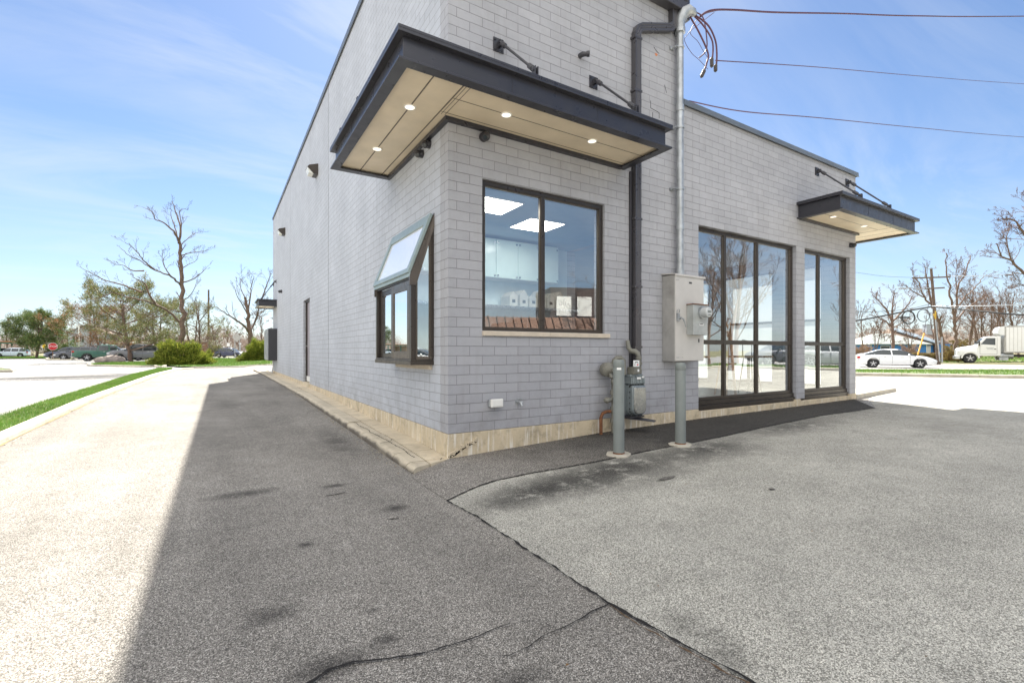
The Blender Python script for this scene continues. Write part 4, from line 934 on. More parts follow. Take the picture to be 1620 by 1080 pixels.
for z in (.13,.2,.27,.34): f.cyl((2.412,-.196,z),(2.412,-.208,z),.008,6); f.cyl((2.668,-.196,z),(2.668,-.208,z),.008,6)
for x in (2.47,2.52,2.57,2.62): f.cyl((x,-.196,.437),(x,-.208,.437),.008,6); f.cyl((x,-.196,.036),(x,-.208,.036),.008,6)
f.build('flange_bolt', M['blackink'], gb)
f = MB(); f.box(2.41,-.24,.442,2.655,-.085,.53)
for x in (2.43,2.49,2.55,2.61): f.box(x,-.252,.45,x+.02,-.075,.545)
f.box(2.42,-.21,.53,2.645,-.11,.565); tb = f.build('meter_top', M['gasmeter'], Gm, bevel=.008)
f = MB(); f.box(2.44,-.235,.566,2.55,-.13,.66); f.box(2.45,-.242,.575,2.54,-.236,.65); f.build('index_box', M['gaspipe'], Gm, bevel=.006)
f = MB(); f.box(2.42,-.2605,.665,2.525,-.257,.745); tg = f.build('warning_tag', M['whitep'], Gm)
f = MB(); f.tube([(2.4725+.030*math.cos(R(a_)),-.2612,.703+.022*math.sin(R(a_))) for a_ in range(20,161,20)],.0045,5); f.box(2.440,-.2615,.678,2.450,-.2606,.698); f.build('tag_mark', M['blackink'], tg); f = MB(); f.box(2.482,-.2615,.680,2.508,-.2606,.697); f.build('tag_mark', M['redink'], tg)
f = MB(); f.box(2.49,-.2543,.505,2.56,-.2528,.53); f.box(2.575,-.2543,.52,2.62,-.2528,.54); f.box(2.51,-.2445,.60,2.54,-.243,.63); f.build('label_sticker', M['whitep'], Gm)
# riser with regulator, union fittings
f = MB(); xr = 2.235
f.tube([(xr,-.10,-.32),(xr,-.10,.70),(xr+.01,-.10,.745),(xr+.045,-.11,.775),(xr+.10,-.125,.775),(xr+.135,-.135,.745),(xr+.145,-.14,.56)],[.030]*4+[.032,.032,.030],12); f.build('riser_pipe', M['gaspipe'], Gm, auto=50)
for z, r, h in ((.70,.042,.05),(.60,.045,.04),(.34,.044,.06),(.27,.05,.03),(.12,.046,.07),(-.02,.044,.05),(.46,.038,.04)):
    f = MB(); f.cyl((xr,-.10,z-h/2),(xr,-.10,z+h/2),r,8); f.build('pipe_fitting', M['gaspipe'], Gm, bevel=.004)
f = MB(); f.cyl((xr,-.10,.62),(2.10,-.14,.625),.026,10); f.build('regulator_arm', M['gaspipe'], Gm, auto=50)
f = MB(); f.tube([(2.12,-.055,.63),(2.118,-.075,.63),(2.11,-.13,.63),(2.108,-.145,.63),(2.105,-.165,.63),(2.10,-.19,.63),(2.098,-.215,.63)],[.05,.09,.092,.092,.07,.045,.03],24); f.cyl((2.10,-.19,.63),(2.10,-.235,.63),.024,12); f.cyl((2.105,-.17,.60),(2.10,-.20,.53),.022,10); f.build('pressure_regulator', M['gaspipe'], Gm, auto=40)
f = MB()
for i in range(12): a = 2*math.pi*i/12; f.cyl((2.11+.082*math.cos(a),-.125,.63+.082*math.sin(a)),(2.108+.082*math.cos(a),-.152,.63+.082*math.sin(a)),.006,6)
f.build('regulator_bolt', M['gaspipe'], Gm)
f = MB(); f.cyl((xr,-.10,.26),(2.07,-.13,.25),.024,10); f.tube([(2.15,-.12,.25),(2.10,-.125,.25),(2.09,-.13,.25),(2.05,-.135,.25)],[.034,.034,.042,.02],8); f.box(2.185,-.16,.23,2.20,-.08,.28); f.build('shutoff_valve', M['gaspipe'], Gm, auto=40)
f = MB(); f.cyl((2.19,-.15,.455),(2.23,-.15,.50),.02,8); f.cyl((2.2,-.11,.49),(2.2,-.16,.43),.022,8); f.build('test_plug', M['gaspipe'], Gm)
f = MB(); f.tube([(2.20,-.09,.10),(2.12,-.09,.10),(2.06,-.09,.085),(2.03,-.09,.03),(2.03,-.09,-.35)],.021,10); f.build('rusty_pipe', M['rust'], Gm, auto=50)
# outlet side to the wall / up the downspout
f = MB(); f.tube([(2.62,-.16,.56),(2.62,-.16,.78),(2.615,-.15,.83),(2.585,-.12,.86),(2.54,-.10,.865),(2.52,-.08,.90),(2.52,-.06,1.0)],[.028,.028,.034,.036,.034,.03,.026],12)
f.build('outlet_pipe', M['gaspipe'], Gm, auto=50)
for z, r, h in ((.60,.04,.05),(.70,.045,.035),(.77,.04,.03),(.64,.036,.05)):
    f = MB(); f.cyl((2.62,-.16,z-h/2),(2.62,-.16,z+h/2),r,8); f.build('pipe_fitting', M['gaspipe'], Gm, bevel=.004)
f = MB(); f.prism([(2.40,-.25,.0),(2.62,-.42,-.03),(2.72,-.36,-.03),(2.62,-.05,.0),(2.40,-.05,.0)], (0,0,.01)); f.box(2.41,-.22,.011,2.66,-.06,.03); f.build('meter_shelf', M['black'], Gm)
# bollards
for i, (px, py, zg, lab) in enumerate(((979,717.5,-.19,'grey steel bollard in front of the gas meter'),(1076.5,702.5,-.165,'grey steel bollard under the electrical cabinet'))):
    p = G(px, py, zg); p.z = gz(p.x, p.y)
    b = thing('bollard', lab, 'bollard', p, 0, 'steel bollards guarding the gas meter')
    f = MB(); z1 = (.775, .735)[i]; r = .0565
    f.tube([(p.x,p.y,p.z),(p.x,p.y,z1-.085),(p.x,p.y,z1-.083),(p.x,p.y,z1-.08),(p.x,p.y,z1-.03),(p.x,p.y,z1-.012),(p.x,p.y,z1)],[r,r,r*.985,r*1.01,r*1.01,r*.93,r*.72],28)
    f.build('post', M['bollard'], b, auto=40)
    f = MB(); f.tube([(p.x,p.y,p.z+.0),(p.x,p.y,p.z+.03),(p.x,p.y,p.z+.034)],[r+.003,r+.002,r],28,False); f.build('rust_ring', M['rust'], b)
    f = MB(); rr = random.Random(i+4); n = 26; A = [(p.x+math.cos(2*math.pi*k/n)*.125*rr.uniform(.88,1.12), p.y+math.sin(2*math.pi*k/n)*.125*rr.uniform(.88,1.12)) for k in range(n)]
    f.prism([(x, y, gz(x,y)-.04) for x, y in A], (0,0,.062)); f.build('concrete_collar', M['kerb'], b, bevel=.006)
    if i == 0:
        f = MB(); 
        for k in range(5):
            a0 = R(205+k*9); a1 = R(205+(k+1)*9); rq = r+.0012
            f.quad((p.x+rq*math.cos(a0),p.y+rq*math.sin(a0),.672),(p.x+rq*math.cos(a1),p.y+rq*math.sin(a1),.672),(p.x+rq*math.cos(a1),p.y+rq*math.sin(a1),.694),(p.x+rq*math.cos(a0),p.y+rq*math.sin(a0),.694))
        f.build('label_sticker', M['whitep'], b)
# outlet cover, hose bib
o = thing('outlet_cover', 'white weatherproof outlet box low on the front wall', 'outlet box', (.53,0,.295))
f = MB(); f.box(.465,-.04,.255,.60,-.001,.335); f.build('box', M['galv'], o, bevel=.006)
f = MB(); f.box(.475,-.075,.25,.625,-.041,.342); f.build('cover', M['white'], o, bevel=.010, seg=3); f = MB(); f.box(.492,-.080,.265,.610,-.076,.328); f.build('cover_panel', M['white'], o, bevel=.002)
o = thing('hose_bib', 'small steel hose tap on the front wall right of the outlet box', 'hose tap', (.86,0,.29))
f = MB(); f.tube([(.85,0,.29),(.85,-.006,.29),(.85,-.007,.29)],[.03,.03,.012],12); f.tube([(.85,-.005,.29),(.85,-.05,.29),(.855,-.075,.28),(.86,-.085,.25)],[.012,.014,.014,.012],10); f.build('spout', M['galv'], o, auto=50)
f = MB(); f.cyl((.85,-.045,.29),(.85,-.055,.325),.008); f.box(.825,-.064,.32,.875,-.046,.333); f.tube([(.85,-.05,.29),(.885,-.065,.285)],[.016,.012],8); f.build('tap_handle', M['galv'], o, bevel=.003)
# security cameras and flood lights
def dome_cam(p, n, lab, s=1.0, grp=None):
    p = Vector(p); n = Vector(n); o = thing('security_camera', lab, 'security camera', p, 0, grp)
    f = MB(); f.tube([p, p+n*.02*s, p+n*.045*s],[.05*s,.052*s,.045*s],16); f.build('mount', M['black'], o, auto=40)
    f = MB(); q = p+n*.065*s+Vector((0,0,-.01*s)); f.ball(q, .048*s, 16, 10); f.build('housing', M['black'], o, smooth=True)
    f = MB(); dv = (Vector(CAM)+Vector((-2,-1,-3))-q).normalized(); f.tube([q+dv*.036*s, q+dv*.050*s],[.026*s,.022*s],12); f.build('lens', M['carglass'], o, auto=40); return o
dome_cam((.41,0,3.175), (0,-1,0), 'round black security camera on the front wall under the canopy')
dome_cam((0,.50,3.19), (-1,0,0), 'black ball camera on the side wall under the canopy, nearer the corner', .9)
dome_cam((0,.72,3.16), (-1,0,0), 'black ball camera on the side wall under the canopy, farther from the corner', .9)
dome_cam((8.80,0,2.99), (0,-1,0), 'small black camera under the far right canopy')
dome_cam((0,15.3,3.12), (-1,0,0), 'small black camera near the far end of the side wall', 1.2)
o = thing('pipe_stub', 'short black pipe stub sticking out of the front wall above the canopy', 'pipe stub', (1.77,0,4.49))
f = MB(); f.tube([(1.76,0,4.50),(1.77,-.05,4.50),(1.80,-.09,4.49)],[.03,.03,.026],10); f.cyl((1.80,-.09,4.49),(1.82,-.115,4.488),.034,10); f.build('stub', M['black'], o, auto=40)
for (y, z, lab, s) in ((7.75,5.23,'bronze wall pack light high on the side wall, nearer one',1.),(14.4,5.17,'bronze wall pack light high on the side wall, farther one',1.)):
    o = thing('wall_light', lab, 'wall light', (0,y,z), 0, 'wall pack lights on the side wall')
    f = MB(); f.add([(0,y-.17,z-.12),(0,y+.17,z-.12),(0,y+.17,z+.13),(0,y-.17,z+.13),(-.24,y-.15,z+.02),(-.24,y+.15,z+.02),(-.20,y+.15,z+.07),(-.20,y-.15,z+.07),(-.10,y-.17,z-.12),(-.10,y+.17,z-.12)],
        [(0,3,2,1),(3,7,6,2),(7,4,5,6),(0,8,4,7),(0,7,3),(1,6,5,9),(1,2,6),(0,1,9,8),]); f.build('housing', M['bronze'], o)
    f = MB(); f.add([(-.101,y-.15,z-.125),(-.101,y+.15,z-.125),(-.235,y+.14,z+.015),(-.235,y-.14,z+.015),(-.20,y-.14,z-.11),(-.20,y+.14,z-.11)], [(0,4,3),(1,2,5),(0,1,5,4),(4,5,2,3)]); f.build('lens', M['lens'], o)
o = thing('wall_cabinet', 'black wall cabinet with pale slatted doors at the far end of the side wall', 'wall cabinet', (0,17.9,.5))
f = MB(); f.box(-.32,17.05,.47,-.002,18.7,1.78); f.build('body', M['black'], o, bevel=.01)
for k in range(4):
    f = MB(); y = 17.1+k*.4; f.box(-.35,y,.50,-.322,y+.36,1.74); f.box(-.36,y+.05,.6,-.351,y+.31,1.6); f.build('door', M['galv'], o)
f = MB(); f.tube([(-.05,18.2,.47),(-.05,18.2,.2),(-.1,18.1,.0),(-.12,18.1,-.06)],.03,8); f.build('pipe', M['whitep'], o)
# ---------------------------------------------------------------- things inside
trof = emis('troffer_panel', (1,.95,.86), 6.)
def troffer(x, y, z, lab, w=.29, h=.27):
    o = thing('ceiling_light', lab, 'ceiling light', (x,y,z), 0, 'square ceiling panels inside the shop')
    f = MB(); f.box(x-w-.02,y-h-.02,z-.012,x+w+.02,y+h+.02,z-.001); f.build('frame', M['white'], o); f = MB(); f.quad((x-w,y-h,z-.0135),(x-w,y+h,z-.0135),(x+w,y+h,z-.0135),(x+w,y-h,z-.0135)); f.build('diffuser', trof, o)
troffer(.90,.68,2.7,'square lit ceiling panel nearest the office window'); troffer(1.93,1.16,2.7,'square lit ceiling panel seen in the middle of the office window')
troffer(2.9,3.2,2.7,'square lit ceiling panel deepest in the kitchen')
pl = emis('dining_downlight', (1,.92,.8), 6)
for (x, y) in ((5.0,1.0),(6.5,2.6),(5.0,4.5)):
    o = thing('ceiling_spot', 'round ceiling spot in the glazed wing at %s' % ('the window side' if y < 2 else 'the middle' if y < 4 else 'the back'), 'ceiling light', (x,y,2.95), 0, 'ceiling spots in the glazed wing')
    f = MB(); f.cyl((x,y,2.93),(x,y,2.949),.10,16); f.build('trim', M['white'], o); f = MB(); f.cyl((x,y,2.925),(x,y,2.929),.07,16); f.build('lamp', pl, o)
# kitchen wall with glass-fronted cabinets parallel to the front wall
mint2 = pm('frosted_glass_door', (.72,.86,.82), .2, 0, .02)
o = thing('wall_cupboards', 'row of pale frosted glass cupboards hung in the kitchen', 'cupboard', (1.6,2.3,2.05))
f = MB(); f.box(.5,2.06,2.03,3.0,2.36,2.66); f.build('carcass', M['white'], o)
for k in range(6):
    f = MB(); x = .5+k*.415; f.box(x+.004,2.04,2.04,x+.411,2.058,2.65); d = f.build('door', mint2, o)
    g = MB()
    for (a, b) in ((x+.03,2.60),(x+.385,2.60),(x+.03,2.07),(x+.385,2.07)): g.box(a-.014,2.030,b-.014,a+.014,2.039,b+.014)
    g.build('hinge', M['steel'], d)
o = thing('kitchen_back_wall', 'pale tiled wall behind the kitchen shelf', 'interior wall', (2,2.4,0))
f = MB(); f.box(.22,2.37,0,3.44,2.42,2.70); f.build('panel', pm('kitchen_wall_paint', (.62,.72,.74), .5, 0, .05), o)
sh = MB(); sh.box(.3,1.95,1.555,3.4,2.35,1.59); o = single(sh, 'wall_shelf', M['steel'], 'long stainless steel shelf across the kitchen wall', 'shelf', (1.8,2.15,1.57))
rr = random.Random(8)
bm_ = pm('white_box_card', (.62,.60,.55), .7); 
for i, x in enumerate((2.05,2.25,2.44,2.62,2.80,3.0,3.18)):
    h = (.24,.28,.2,.3,.26,.3,.22)[i]; w = .15
    f = MB(); f.prism([(x-w/2,2.0,1.592),(x+w/2,2.0,1.592),(x+w/2,2.0,1.592+h*.7),(x,2.0,1.592+h),(x-w/2,2.0,1.592+h*.7)], (0,.28,0))
    o = thing('carton', 'pale carton on the kitchen shelf, %s from the left' % ('first','second','third','fourth','fifth','sixth','last')[i], 'carton', (x,2.1,1.592), 0, 'cartons on the kitchen shelf'); f.build('box', bm_, o)
    f = MB(); f.box(x-.03,1.997,1.65,x+.03,1.999,1.70); f.build('label', M['blackink'], o)
o = thing('counter', 'steel kitchen counter under the shelf', 'counter', (1.8,2.0,0))
f = MB(); f.box(.4,1.6,.85,3.4,2.35,.89); f.build('top', M['steel'], o); f = MB(); f.box(.42,1.65,.1,3.38,2.33,.845); f.build('base', pm('dark_counter_base', (.12,.10,.09), .5), o)
for k, (x, h) in enumerate(((1.9,.42),(2.3,.5),(2.9,.55))):
    f = MB(); f.box(x-.16,1.75,.891,x+.16,2.2,.89+h); o = thing('kitchen_appliance', ('small dark','medium dark','tall dark')[k]+' appliance on the kitchen counter', 'appliance', (x,1.95,.89), 0, 'appliances on the kitchen counter'); f.build('body', M['carglass'], o, bevel=.02)
    f = MB(); f.box(x-.11,1.735,.95,x+.11,1.749,1.15); f.build('front_panel', M['steel'], o)
# dining room
def stool(x, y, lab):
    o = thing('bar_stool', lab, 'stool', (x,y,0), 0, 'stools in the glazed wing')
    f = MB(); f.cyl((x,y,.72),(x,y,.77),.18,18); f.build('seat', M['wood'], o, bevel=.01)
    for a in (45,135,225,315):
        f = MB(); c, s = math.cos(R(a)), math.sin(R(a)); f.tube([(x+.12*c,y+.12*s,.72),(x+.22*c,y+.22*s,0)],.013,6); f.build('leg', M['black'], o)
    f = MB(); f.tube([(x+.17*math.cos(R(t)),y+.17*math.sin(R(t)),.27) for t in range(0,361,30)],.009,5); f.build('foot_ring', M['black'], o)
    f = MB(); f.tube([(x+.17*math.cos(R(t)),y+.17*math.sin(R(t)),z) for t, z in ((20,.77),(20,1.05),(90,1.1),(160,1.05),(160,.77))],.012,6); f.build('backrest', M['black'], o)
def table(x, y, lab, w=.7):
    o = thing('dining_table', lab, 'table', (x,y,0), 0, 'tables in the glazed wing')
    f = MB(); f.box(x-w/2,y-.35,.72,x+w/2,y+.35,.76); f.build('top', M['wood'], o, bevel=.006)
    f = MB(); f.cyl((x,y,0.03),(x,y,.72),.035,12); f.build('pedestal', M['black'], o); f = MB(); f.cyl((x,y,0),(x,y,.03),.25,20); f.build('base', M['black'], o)
table(4.7,1.1,'wooden table nearest the meter cabinet behind the glass'); table(6.3,2.0,'wooden table in the middle bay of the wing'); table(7.9,1.6,'wooden table in the right bay of the wing')
table(6.6,4.6,'wooden table far back in the wing')
stool(5.3,1.5,'black framed stool beside the near table'); stool(6.9,2.5,'black framed stool behind the middle table'); stool(7.3,1.2,'black framed stool left of the right table'); stool(5.8,2.5,'black framed stool left of the middle table')
o = thing('bakery_counter', 'dark serving counter with a pale top deep in the wing', 'counter', (5.5,7,0)); f = MB(); f.box(4.2,6.6,0,7.6,7.3,1.0); f.build('base', pm('dark_counter_base', (.12,.10,.09), .5), o, bevel=.01); f = MB(); f.box(4.15,6.55,1.003,7.65,7.35,1.05); f.build('top', M['sill'], o)
o = thing('wood_post', 'slanted orange wooden easel leaning inside the storefront', 'easel', (6.3,1.0,0))
f = MB(); f.tube([(6.2,1.0,0),(6.35,1.05,1.5)],.025,6); f.tube([(6.5,1.0,0),(6.36,1.05,1.5)],.025,6); f.tube([(6.35,1.35,0),(6.355,1.07,1.45)],.02,6); f.build('leg', M['wood'], o); f = MB(); f.box(6.2,.98,.6,6.5,1.0,.63); f.build('ledge', M['wood'], o)
# ---------------------------------------------------------------- trees
def grow(mb, p, d, L, r, depth, rr, tw, spread=.55, nseg=4, up=.12, kids=(3,5), ratio=.62, minr=.004, ends=None, curl=.16):
    pts = [p]; q = p.copy(); dd = d.normalized()
    for i in range(nseg):
        dd = (dd+Vector((rr.gauss(0,curl), rr.gauss(0,curl), rr.gauss(0,curl)+up*.35))).normalized(); q = q+dd*(L/nseg); pts.append(q.copy())
    rad = [max(minr, r*(1-.72*i/nseg)) for i in range(nseg+1)]
    (mb if r > tw[1] else tw[0]).tube(pts, rad, 5 if r > tw[1]*1.5 else 3, False)
    if ends is not None: ends.append((pts[-1], dd.copy(), depth))
    if depth <= 0: return
    n = rr.randint(*kids)
    for k in range(n):
        t = .25+.75*(k+rr.random())/n; j = min(nseg-1, int(t*nseg)); f_ = t*nseg-j; b = pts[j].lerp(pts[j+1], min(1,f_))
        ax = dd.orthogonal().normalized(); ax.rotate(Matrix.Rotation(rr.uniform(0, 6.283), 3, dd))
        nd = (dd+ax*math.tan(min(1.2, spread*rr.uniform(.6,1.4)))).normalized()
        grow(mb, b, nd, L*ratio*rr.uniform(.6,1.15)*(1-.35*t), max(minr, rad[j]*.58), depth-1, rr, tw, spread, max(2, nseg-1), up, kids, ratio, minr, ends, curl)
def polylimb(mb, tw, pts, r0, r1, rr, nk, kl, depth=2, spread=.6, up=.25, ends=None, minr=.004, start=.25, kids=(2,4), sides=8):
    """a limb through given 3D points, with side branches"""
    P = [Vector(p) for p in pts]; Q = []
    for i in range(len(P)-1):
        p0 = P[max(i-1,0)]; p1 = P[i]; p2 = P[i+1]; p3 = P[min(i+2,len(P)-1)]
        for k in range(4):
            t = k/4; Q.append(.5*((2*p1)+(-p0+p2)*t+(2*p0-5*p1+4*p2-p3)*t*t+(-p0+3*p1-3*p2+p3)*t**3))
    Q.append(P[-1]); n = len(Q); s = (P[-1]-P[0]).length*.006
    Q = [Q[0]]+[q+Vector((rr.gauss(0,s),rr.gauss(0,s),rr.gauss(0,s*.6))) for q in Q[1:]]
    R_ = [r0+(r1-r0)*(i/(n-1))**.8 for i in range(n)]
    mb.tube(Q, R_, sides, False)
    for k in range(nk):
        t = start+(1-start)*(k+rr.random())/nk; j = min(n-2, int(t*(n-1))); b = Q[j].lerp(Q[j+1], rr.random())
        d = (Q[j+1]-Q[j]).normalized(); ax = d.orthogonal().normalized(); ax.rotate(Matrix.Rotation(rr.uniform(0, 6.283), 3, d))
        nd = (d+ax*math.tan(spread*rr.uniform(.6,1.5))+Vector((0,0,up))).normalized()
        grow(mb, b, nd, kl*rr.uniform(.5,1.2)*(1.1-.5*t), max(minr, R_[j]*.38), depth, rr, tw, .55, 4, up*.6, kids, .62, minr, ends)
    if ends is not None: ends.append((Q[-1], (Q[-1]-Q[-2]).normalized(), 9))
    return Q
def finish_tree(name, lab, loc, trunk, twig, grp=None, bark='bark', twm='twig', cat='tree', crown=None):
    o = thing(name, lab, cat, loc, 0, grp)
    trunk.build('trunk', M[bark], o, smooth=True)
    if twig.v: twig.build('crown' if crown is None else 'branches', M[twm], o)
    if crown: crown(o)
    return o
# the big bare tree on the left, traced limb by limb
def big_left():
    rr = random.Random(11); d = 46; T = MB(); K = MB(); tw = (K, .028)
    def Pz(l): return [at(x, y, d+dz) for x, y, dz in l]
    w = 1.0
    polylimb(T, tw, Pz([(284,573,0),(285,548,0),(289,530,0),(289,505,0),(288,470,.2),(286,430,.3),(285,400,.2),(283,380,0)]), .30, .12, rr, 10, 1.6, 2, start=.4, sides=10)
    L = [([(283,385,0),(286,360,.5),(281,345,.8),(276,328,.8),(272,318,1)], .12, .02),
         ([(283,382,0),(275,366,-1),(257,351,-2),(246,347,-2.5),(240,335,-3),(226,328,-3)], .10, .015),
         ([(283,385,0),(277,360,.5),(272,345,1),(270,330,1)], .07, .015), ([(284,378,0),(287,355,0),(284,335,-1),(294,330,-1.5)], .06, .01),
         ([(287,387,.2),(296,378,1),(306,370,2),(318,367,3)], .05, .01), ([(286,405,.3),(300,400,1),(318,398,2),(334,394,3)], .06, .01),
         ([(288,425,.3),(298,418,1),(310,412,2),(315,400,2.6)], .05, .01), ([(288,447,.3),(302,443,1),(318,432,2),(330,420,3)], .08, .012),
         ([(289,475,.2),(300,468,1),(308,455,1.6),(312,440,2)], .06, .012),
         ([(285,450,.2),(272,438,-1),(258,432,-2),(240,425,-2.6),(222,412,-3),(205,405,-3.6),(190,392,-4)], .10, .018),
         ([(270,437,-1),(262,425,-2),(258,412,-2.2),(264,403,-2.5)], .06, .012),
         ([(245,427,-2.4),(230,415,-3.4),(220,402,-4),(208,390,-4.5),(196,383,-5)], .08, .012),
         ([(228,428,-2.6),(210,428,-3),(196,420,-3.4),(183,418,-4)], .07, .012),
         ([(286,510,0),(268,494,-1),(252,484,-2),(236,478,-3),(215,473,-4),(195,468,-5),(178,463,-5.6),(158,471,-6),(140,475,-6)], .12, .02),
         ([(245,480,-2.4),(237,468,-3),(231,452,-3.4),(222,444,-4),(208,438,-4)], .12, .02),
         ([(225,462,-3.6),(205,455,-4.4),(185,448,-5),(165,443,-5.6),(148,434,-6),(122,420,-7)], .09, .012),
         ([(262,498,-1),(240,503,1),(222,498,2)], .06, .01), ([(168,446,-5.4),(158,440,-6),(140,452,-6)], .03, .008)]
    for l, a, b in L: polylimb(T, tw, Pz(l), a, b, rr, 7, 1.25, 2, ends=None, minr=.008, sides=6)
    finish_tree('bare_tree', 'tall bare tree with long low limbs reaching left behind the big juniper', GD(284, d), T, K)
big_left()
needles = leafmat('pine_needles', [(.05,.09,.025),(.09,.15,.04),(.14,.19,.05),(.21,.21,.08)], .6, .15)
needles2 = leafmat('pale_pine_needles', [(.07,.10,.03),(.12,.16,.05),(.18,.20,.07),(.24,.22,.09),(.30,.22,.11)], .6, .2)
jun = leafmat('juniper_sprays', [(.06,.10,.012),(.14,.18,.022),(.26,.29,.04),(.38,.38,.07)], .6, .2)
hedge_m = leafmat('bare_hedge_leaves', [(.12,.09,.04),(.20,.14,.06),(.28,.20,.08),(.22,.20,.07)], .7, .2)
def tufts(name, ends, mat, n, ln, w, spread, parent, seed=1, cone=.9):
    """bunches of narrow blades at the branch ends"""
    g = np.random.default_rng(seed); E_ = np.array([tuple(e[0]) for e in ends]); D = np.array([tuple(e[1]) for e in ends])
    idx = np.repeat(np.arange(len(E_)), n); m = len(idx)
    c = E_[idx]+g.normal(0, spread, (m, 3)); dv = D[idx]*.5+g.normal(0, cone, (m, 3)); dv[:, 2] += .25; dv /= np.linalg.norm(dv, axis=1)[:, None]
    s = np.cross(dv, g.normal(0, 1, (m, 3))); s /= np.linalg.norm(s, axis=1)[:, None]
    l = ln*g.uniform(.6, 1.3, m)[:, None]; ww = w*g.uniform(.7, 1.3, m)[:, None]
    V = np.stack([c-s*ww, c+s*ww, c+dv*l+s*ww*.4, c+dv*l-s*ww*.4], 1).reshape(-1, 3)
    L = np.array(root_loc(parent)); me = mesh_np(name, V-L, 4, mat); o = bpy.data.objects.new(name, me); S.collection.objects.link(o); o.parent = parent; return o
def pine(name, lab, px, d, H, rad, seed, mat, n, ln, w, trunks=1, lean=0, nl=16, flat=.35, low=.25, spread=.14, grp=None, kids=(3,5)):
    rr = random.Random(seed); base = GD(px, d); T = MB(); K = MB(); ends = []
    for t in range(trunks):
        a = rr.uniform(0, 6.28); ln_ = Vector((math.cos(a), math.sin(a), 0))*(.12*H if trunks > 1 else lean)
        P = [base, base+Vector((0,0,H*.12))+ln_*.1, base+Vector((0,0,H*.4))+ln_*.6, base+Vector((0,0,H*.72))+ln_*.9, base+Vector((0,0,H*.95))+ln_]
        Q = polylimb(T, (K,.03), P, .022*H+.05, .03, rr, 0, 1, sides=8); ends.append((Q[-1], Vector((0,0,1)), 0))
        for k in range(nl):
            tt = low+(1-low)*(k+rr.random())/nl; j = int(tt*(len(Q)-1)); b = Q[j]; an = k*2.4+rr.uniform(-.4,.4)
            R_ = rad*math.sin(math.pi*min(1,(.28+.72*(tt-low)/(1-low))*.93))**.7*rr.uniform(.75,1.1)
            dirv_ = Vector((math.cos(an), math.sin(an), flat*(.3+tt))); 
            P2 = [b, b+dirv_*R_*.35, b+dirv_*R_*.7+Vector((0,0,.05*R_)), b+dirv_*R_+Vector((0,0,.16*R_))]
            polylimb(T, (K,.02), P2, .035+.008*H*(1-tt), .015, rr, 7, R_*.42, 1, .7, .25, ends, .006, .3, kids, 5)
    o = finish_tree(name, lab, base, T, K, grp, crown=lambda o: tufts('crown', ends, mat, n, ln, w, spread, o, seed))
    return o
pine('pine_tree', 'dense green spreading pine on the left edge by the parking lot', 58, 72, 6.3, 3.9, 3, needles, 16, .36, .032, 3, 0, 11, .3, .25, .22)
pine('pine_tree', 'open limbed pine on the parking island in front of the grey pickup', 207, 48, 6.6, 4.3, 5, needles2, 13, .26, .020, 2, .8, 15, .5, .3, .13)
pine('pine_tree', 'thin brownish pine just left of the tall bare tree', 252, 54, 6.0, 3.6, 9, needles2, 6, .28, .022, 2, .4, 15, .5, .2, .16)
pine('pine_tree', 'sparse brown pine behind the tall bare trunk', 305, 62, 6.6, 4.2, 21, needles2, 5, .30, .022, 2, .4, 14, .4, .15, .18)
pine('pine_tree', 'pine with orange brown lower crown left of the island pine', 160, 66, 6.8, 4.6, 14, leafmat('orange_brown_needles', [(.10,.09,.03),(.22,.12,.05),(.30,.14,.06),(.14,.14,.05)]), 8, .30, .026, 2, .3, 15, .35, .3, .18)
def juniper(name, lab, pc, d, wx, wy, h, n, seed, lean=(0,0), mat=None):
    g = np.random.default_rng(seed); base = GD(pc, d) ; o = thing(name, lab, 'shrub', base)
    T = MB(); rr = random.Random(seed)
    for k in range(12):
        a = rr.uniform(0,6.28); e = base+Vector((math.cos(a)*wx*.6, math.sin(a)*wy*.6, h*rr.uniform(.5,.85))); T.tube([base, base.lerp(e,.5)+Vector((0,0,-.1*h)), e],[.05,.03,.01],5,False)
    T.build('stems', M['bark'], o)
    # fans of sprays: each fan a cluster centre on a lumpy shell and inside it
    nc = n//42; u = g.normal(0,1,(nc,3)); u[:,2] = np.abs(u[:,2])*.9-.12; u /= np.linalg.norm(u,axis=1)[:,None]
    lump = 1+.18*np.sin(u[:,0]*5+seed)+.16*np.cos(u[:,1]*6+seed*2)+.14*np.sin(u[:,2]*9)+.10*np.sin(u[:,0]*13+u[:,2]*11)
    rad = g.uniform(.45,1,nc)**.5*lump
    C = u*rad[:,None]*np.array([wx,wy,h])*.88; C[:,2] = np.maximum(C[:,2],.08)
    idx = np.repeat(np.arange(nc),42); m = len(idx)
    out = u[idx]*.9+np.array([lean[0],lean[1],.55]); out += g.normal(0,.38,(m,3)); out /= np.linalg.norm(out,axis=1)[:,None]
    c = C[idx]+g.normal(0,1,(m,3))*.10*np.array([1,1,.7])
    s = np.cross(out,g.normal(0,1,(m,3))); s /= np.linalg.norm(s,axis=1)[:,None]
    l = g.uniform(.10,.26,m)[:,None]; w = g.uniform(.012,.026,m)[:,None]
    V = np.stack([c-s*w*.5,c+s*w*.5,c+out*l*.6+s*w,c+out*l,c+out*l*.6-s*w],1).reshape(-1,3); V[:,2] = np.maximum(V[:,2],.02)
    me = mesh_np('foliage', V, 5, mat or jun); f = bpy.data.objects.new('foliage', me); S.collection.objects.link(f); f.parent = o
    return o
juniper('juniper_bush', 'big feathery yellow green juniper at the end of the drive', 284, 36, 1.72, 1.6, 1.72, 46000, 4)
juniper('juniper_bush', 'small low juniper tucked right of the big one', 322, 40, .75, .8, .9, 9000, 6)
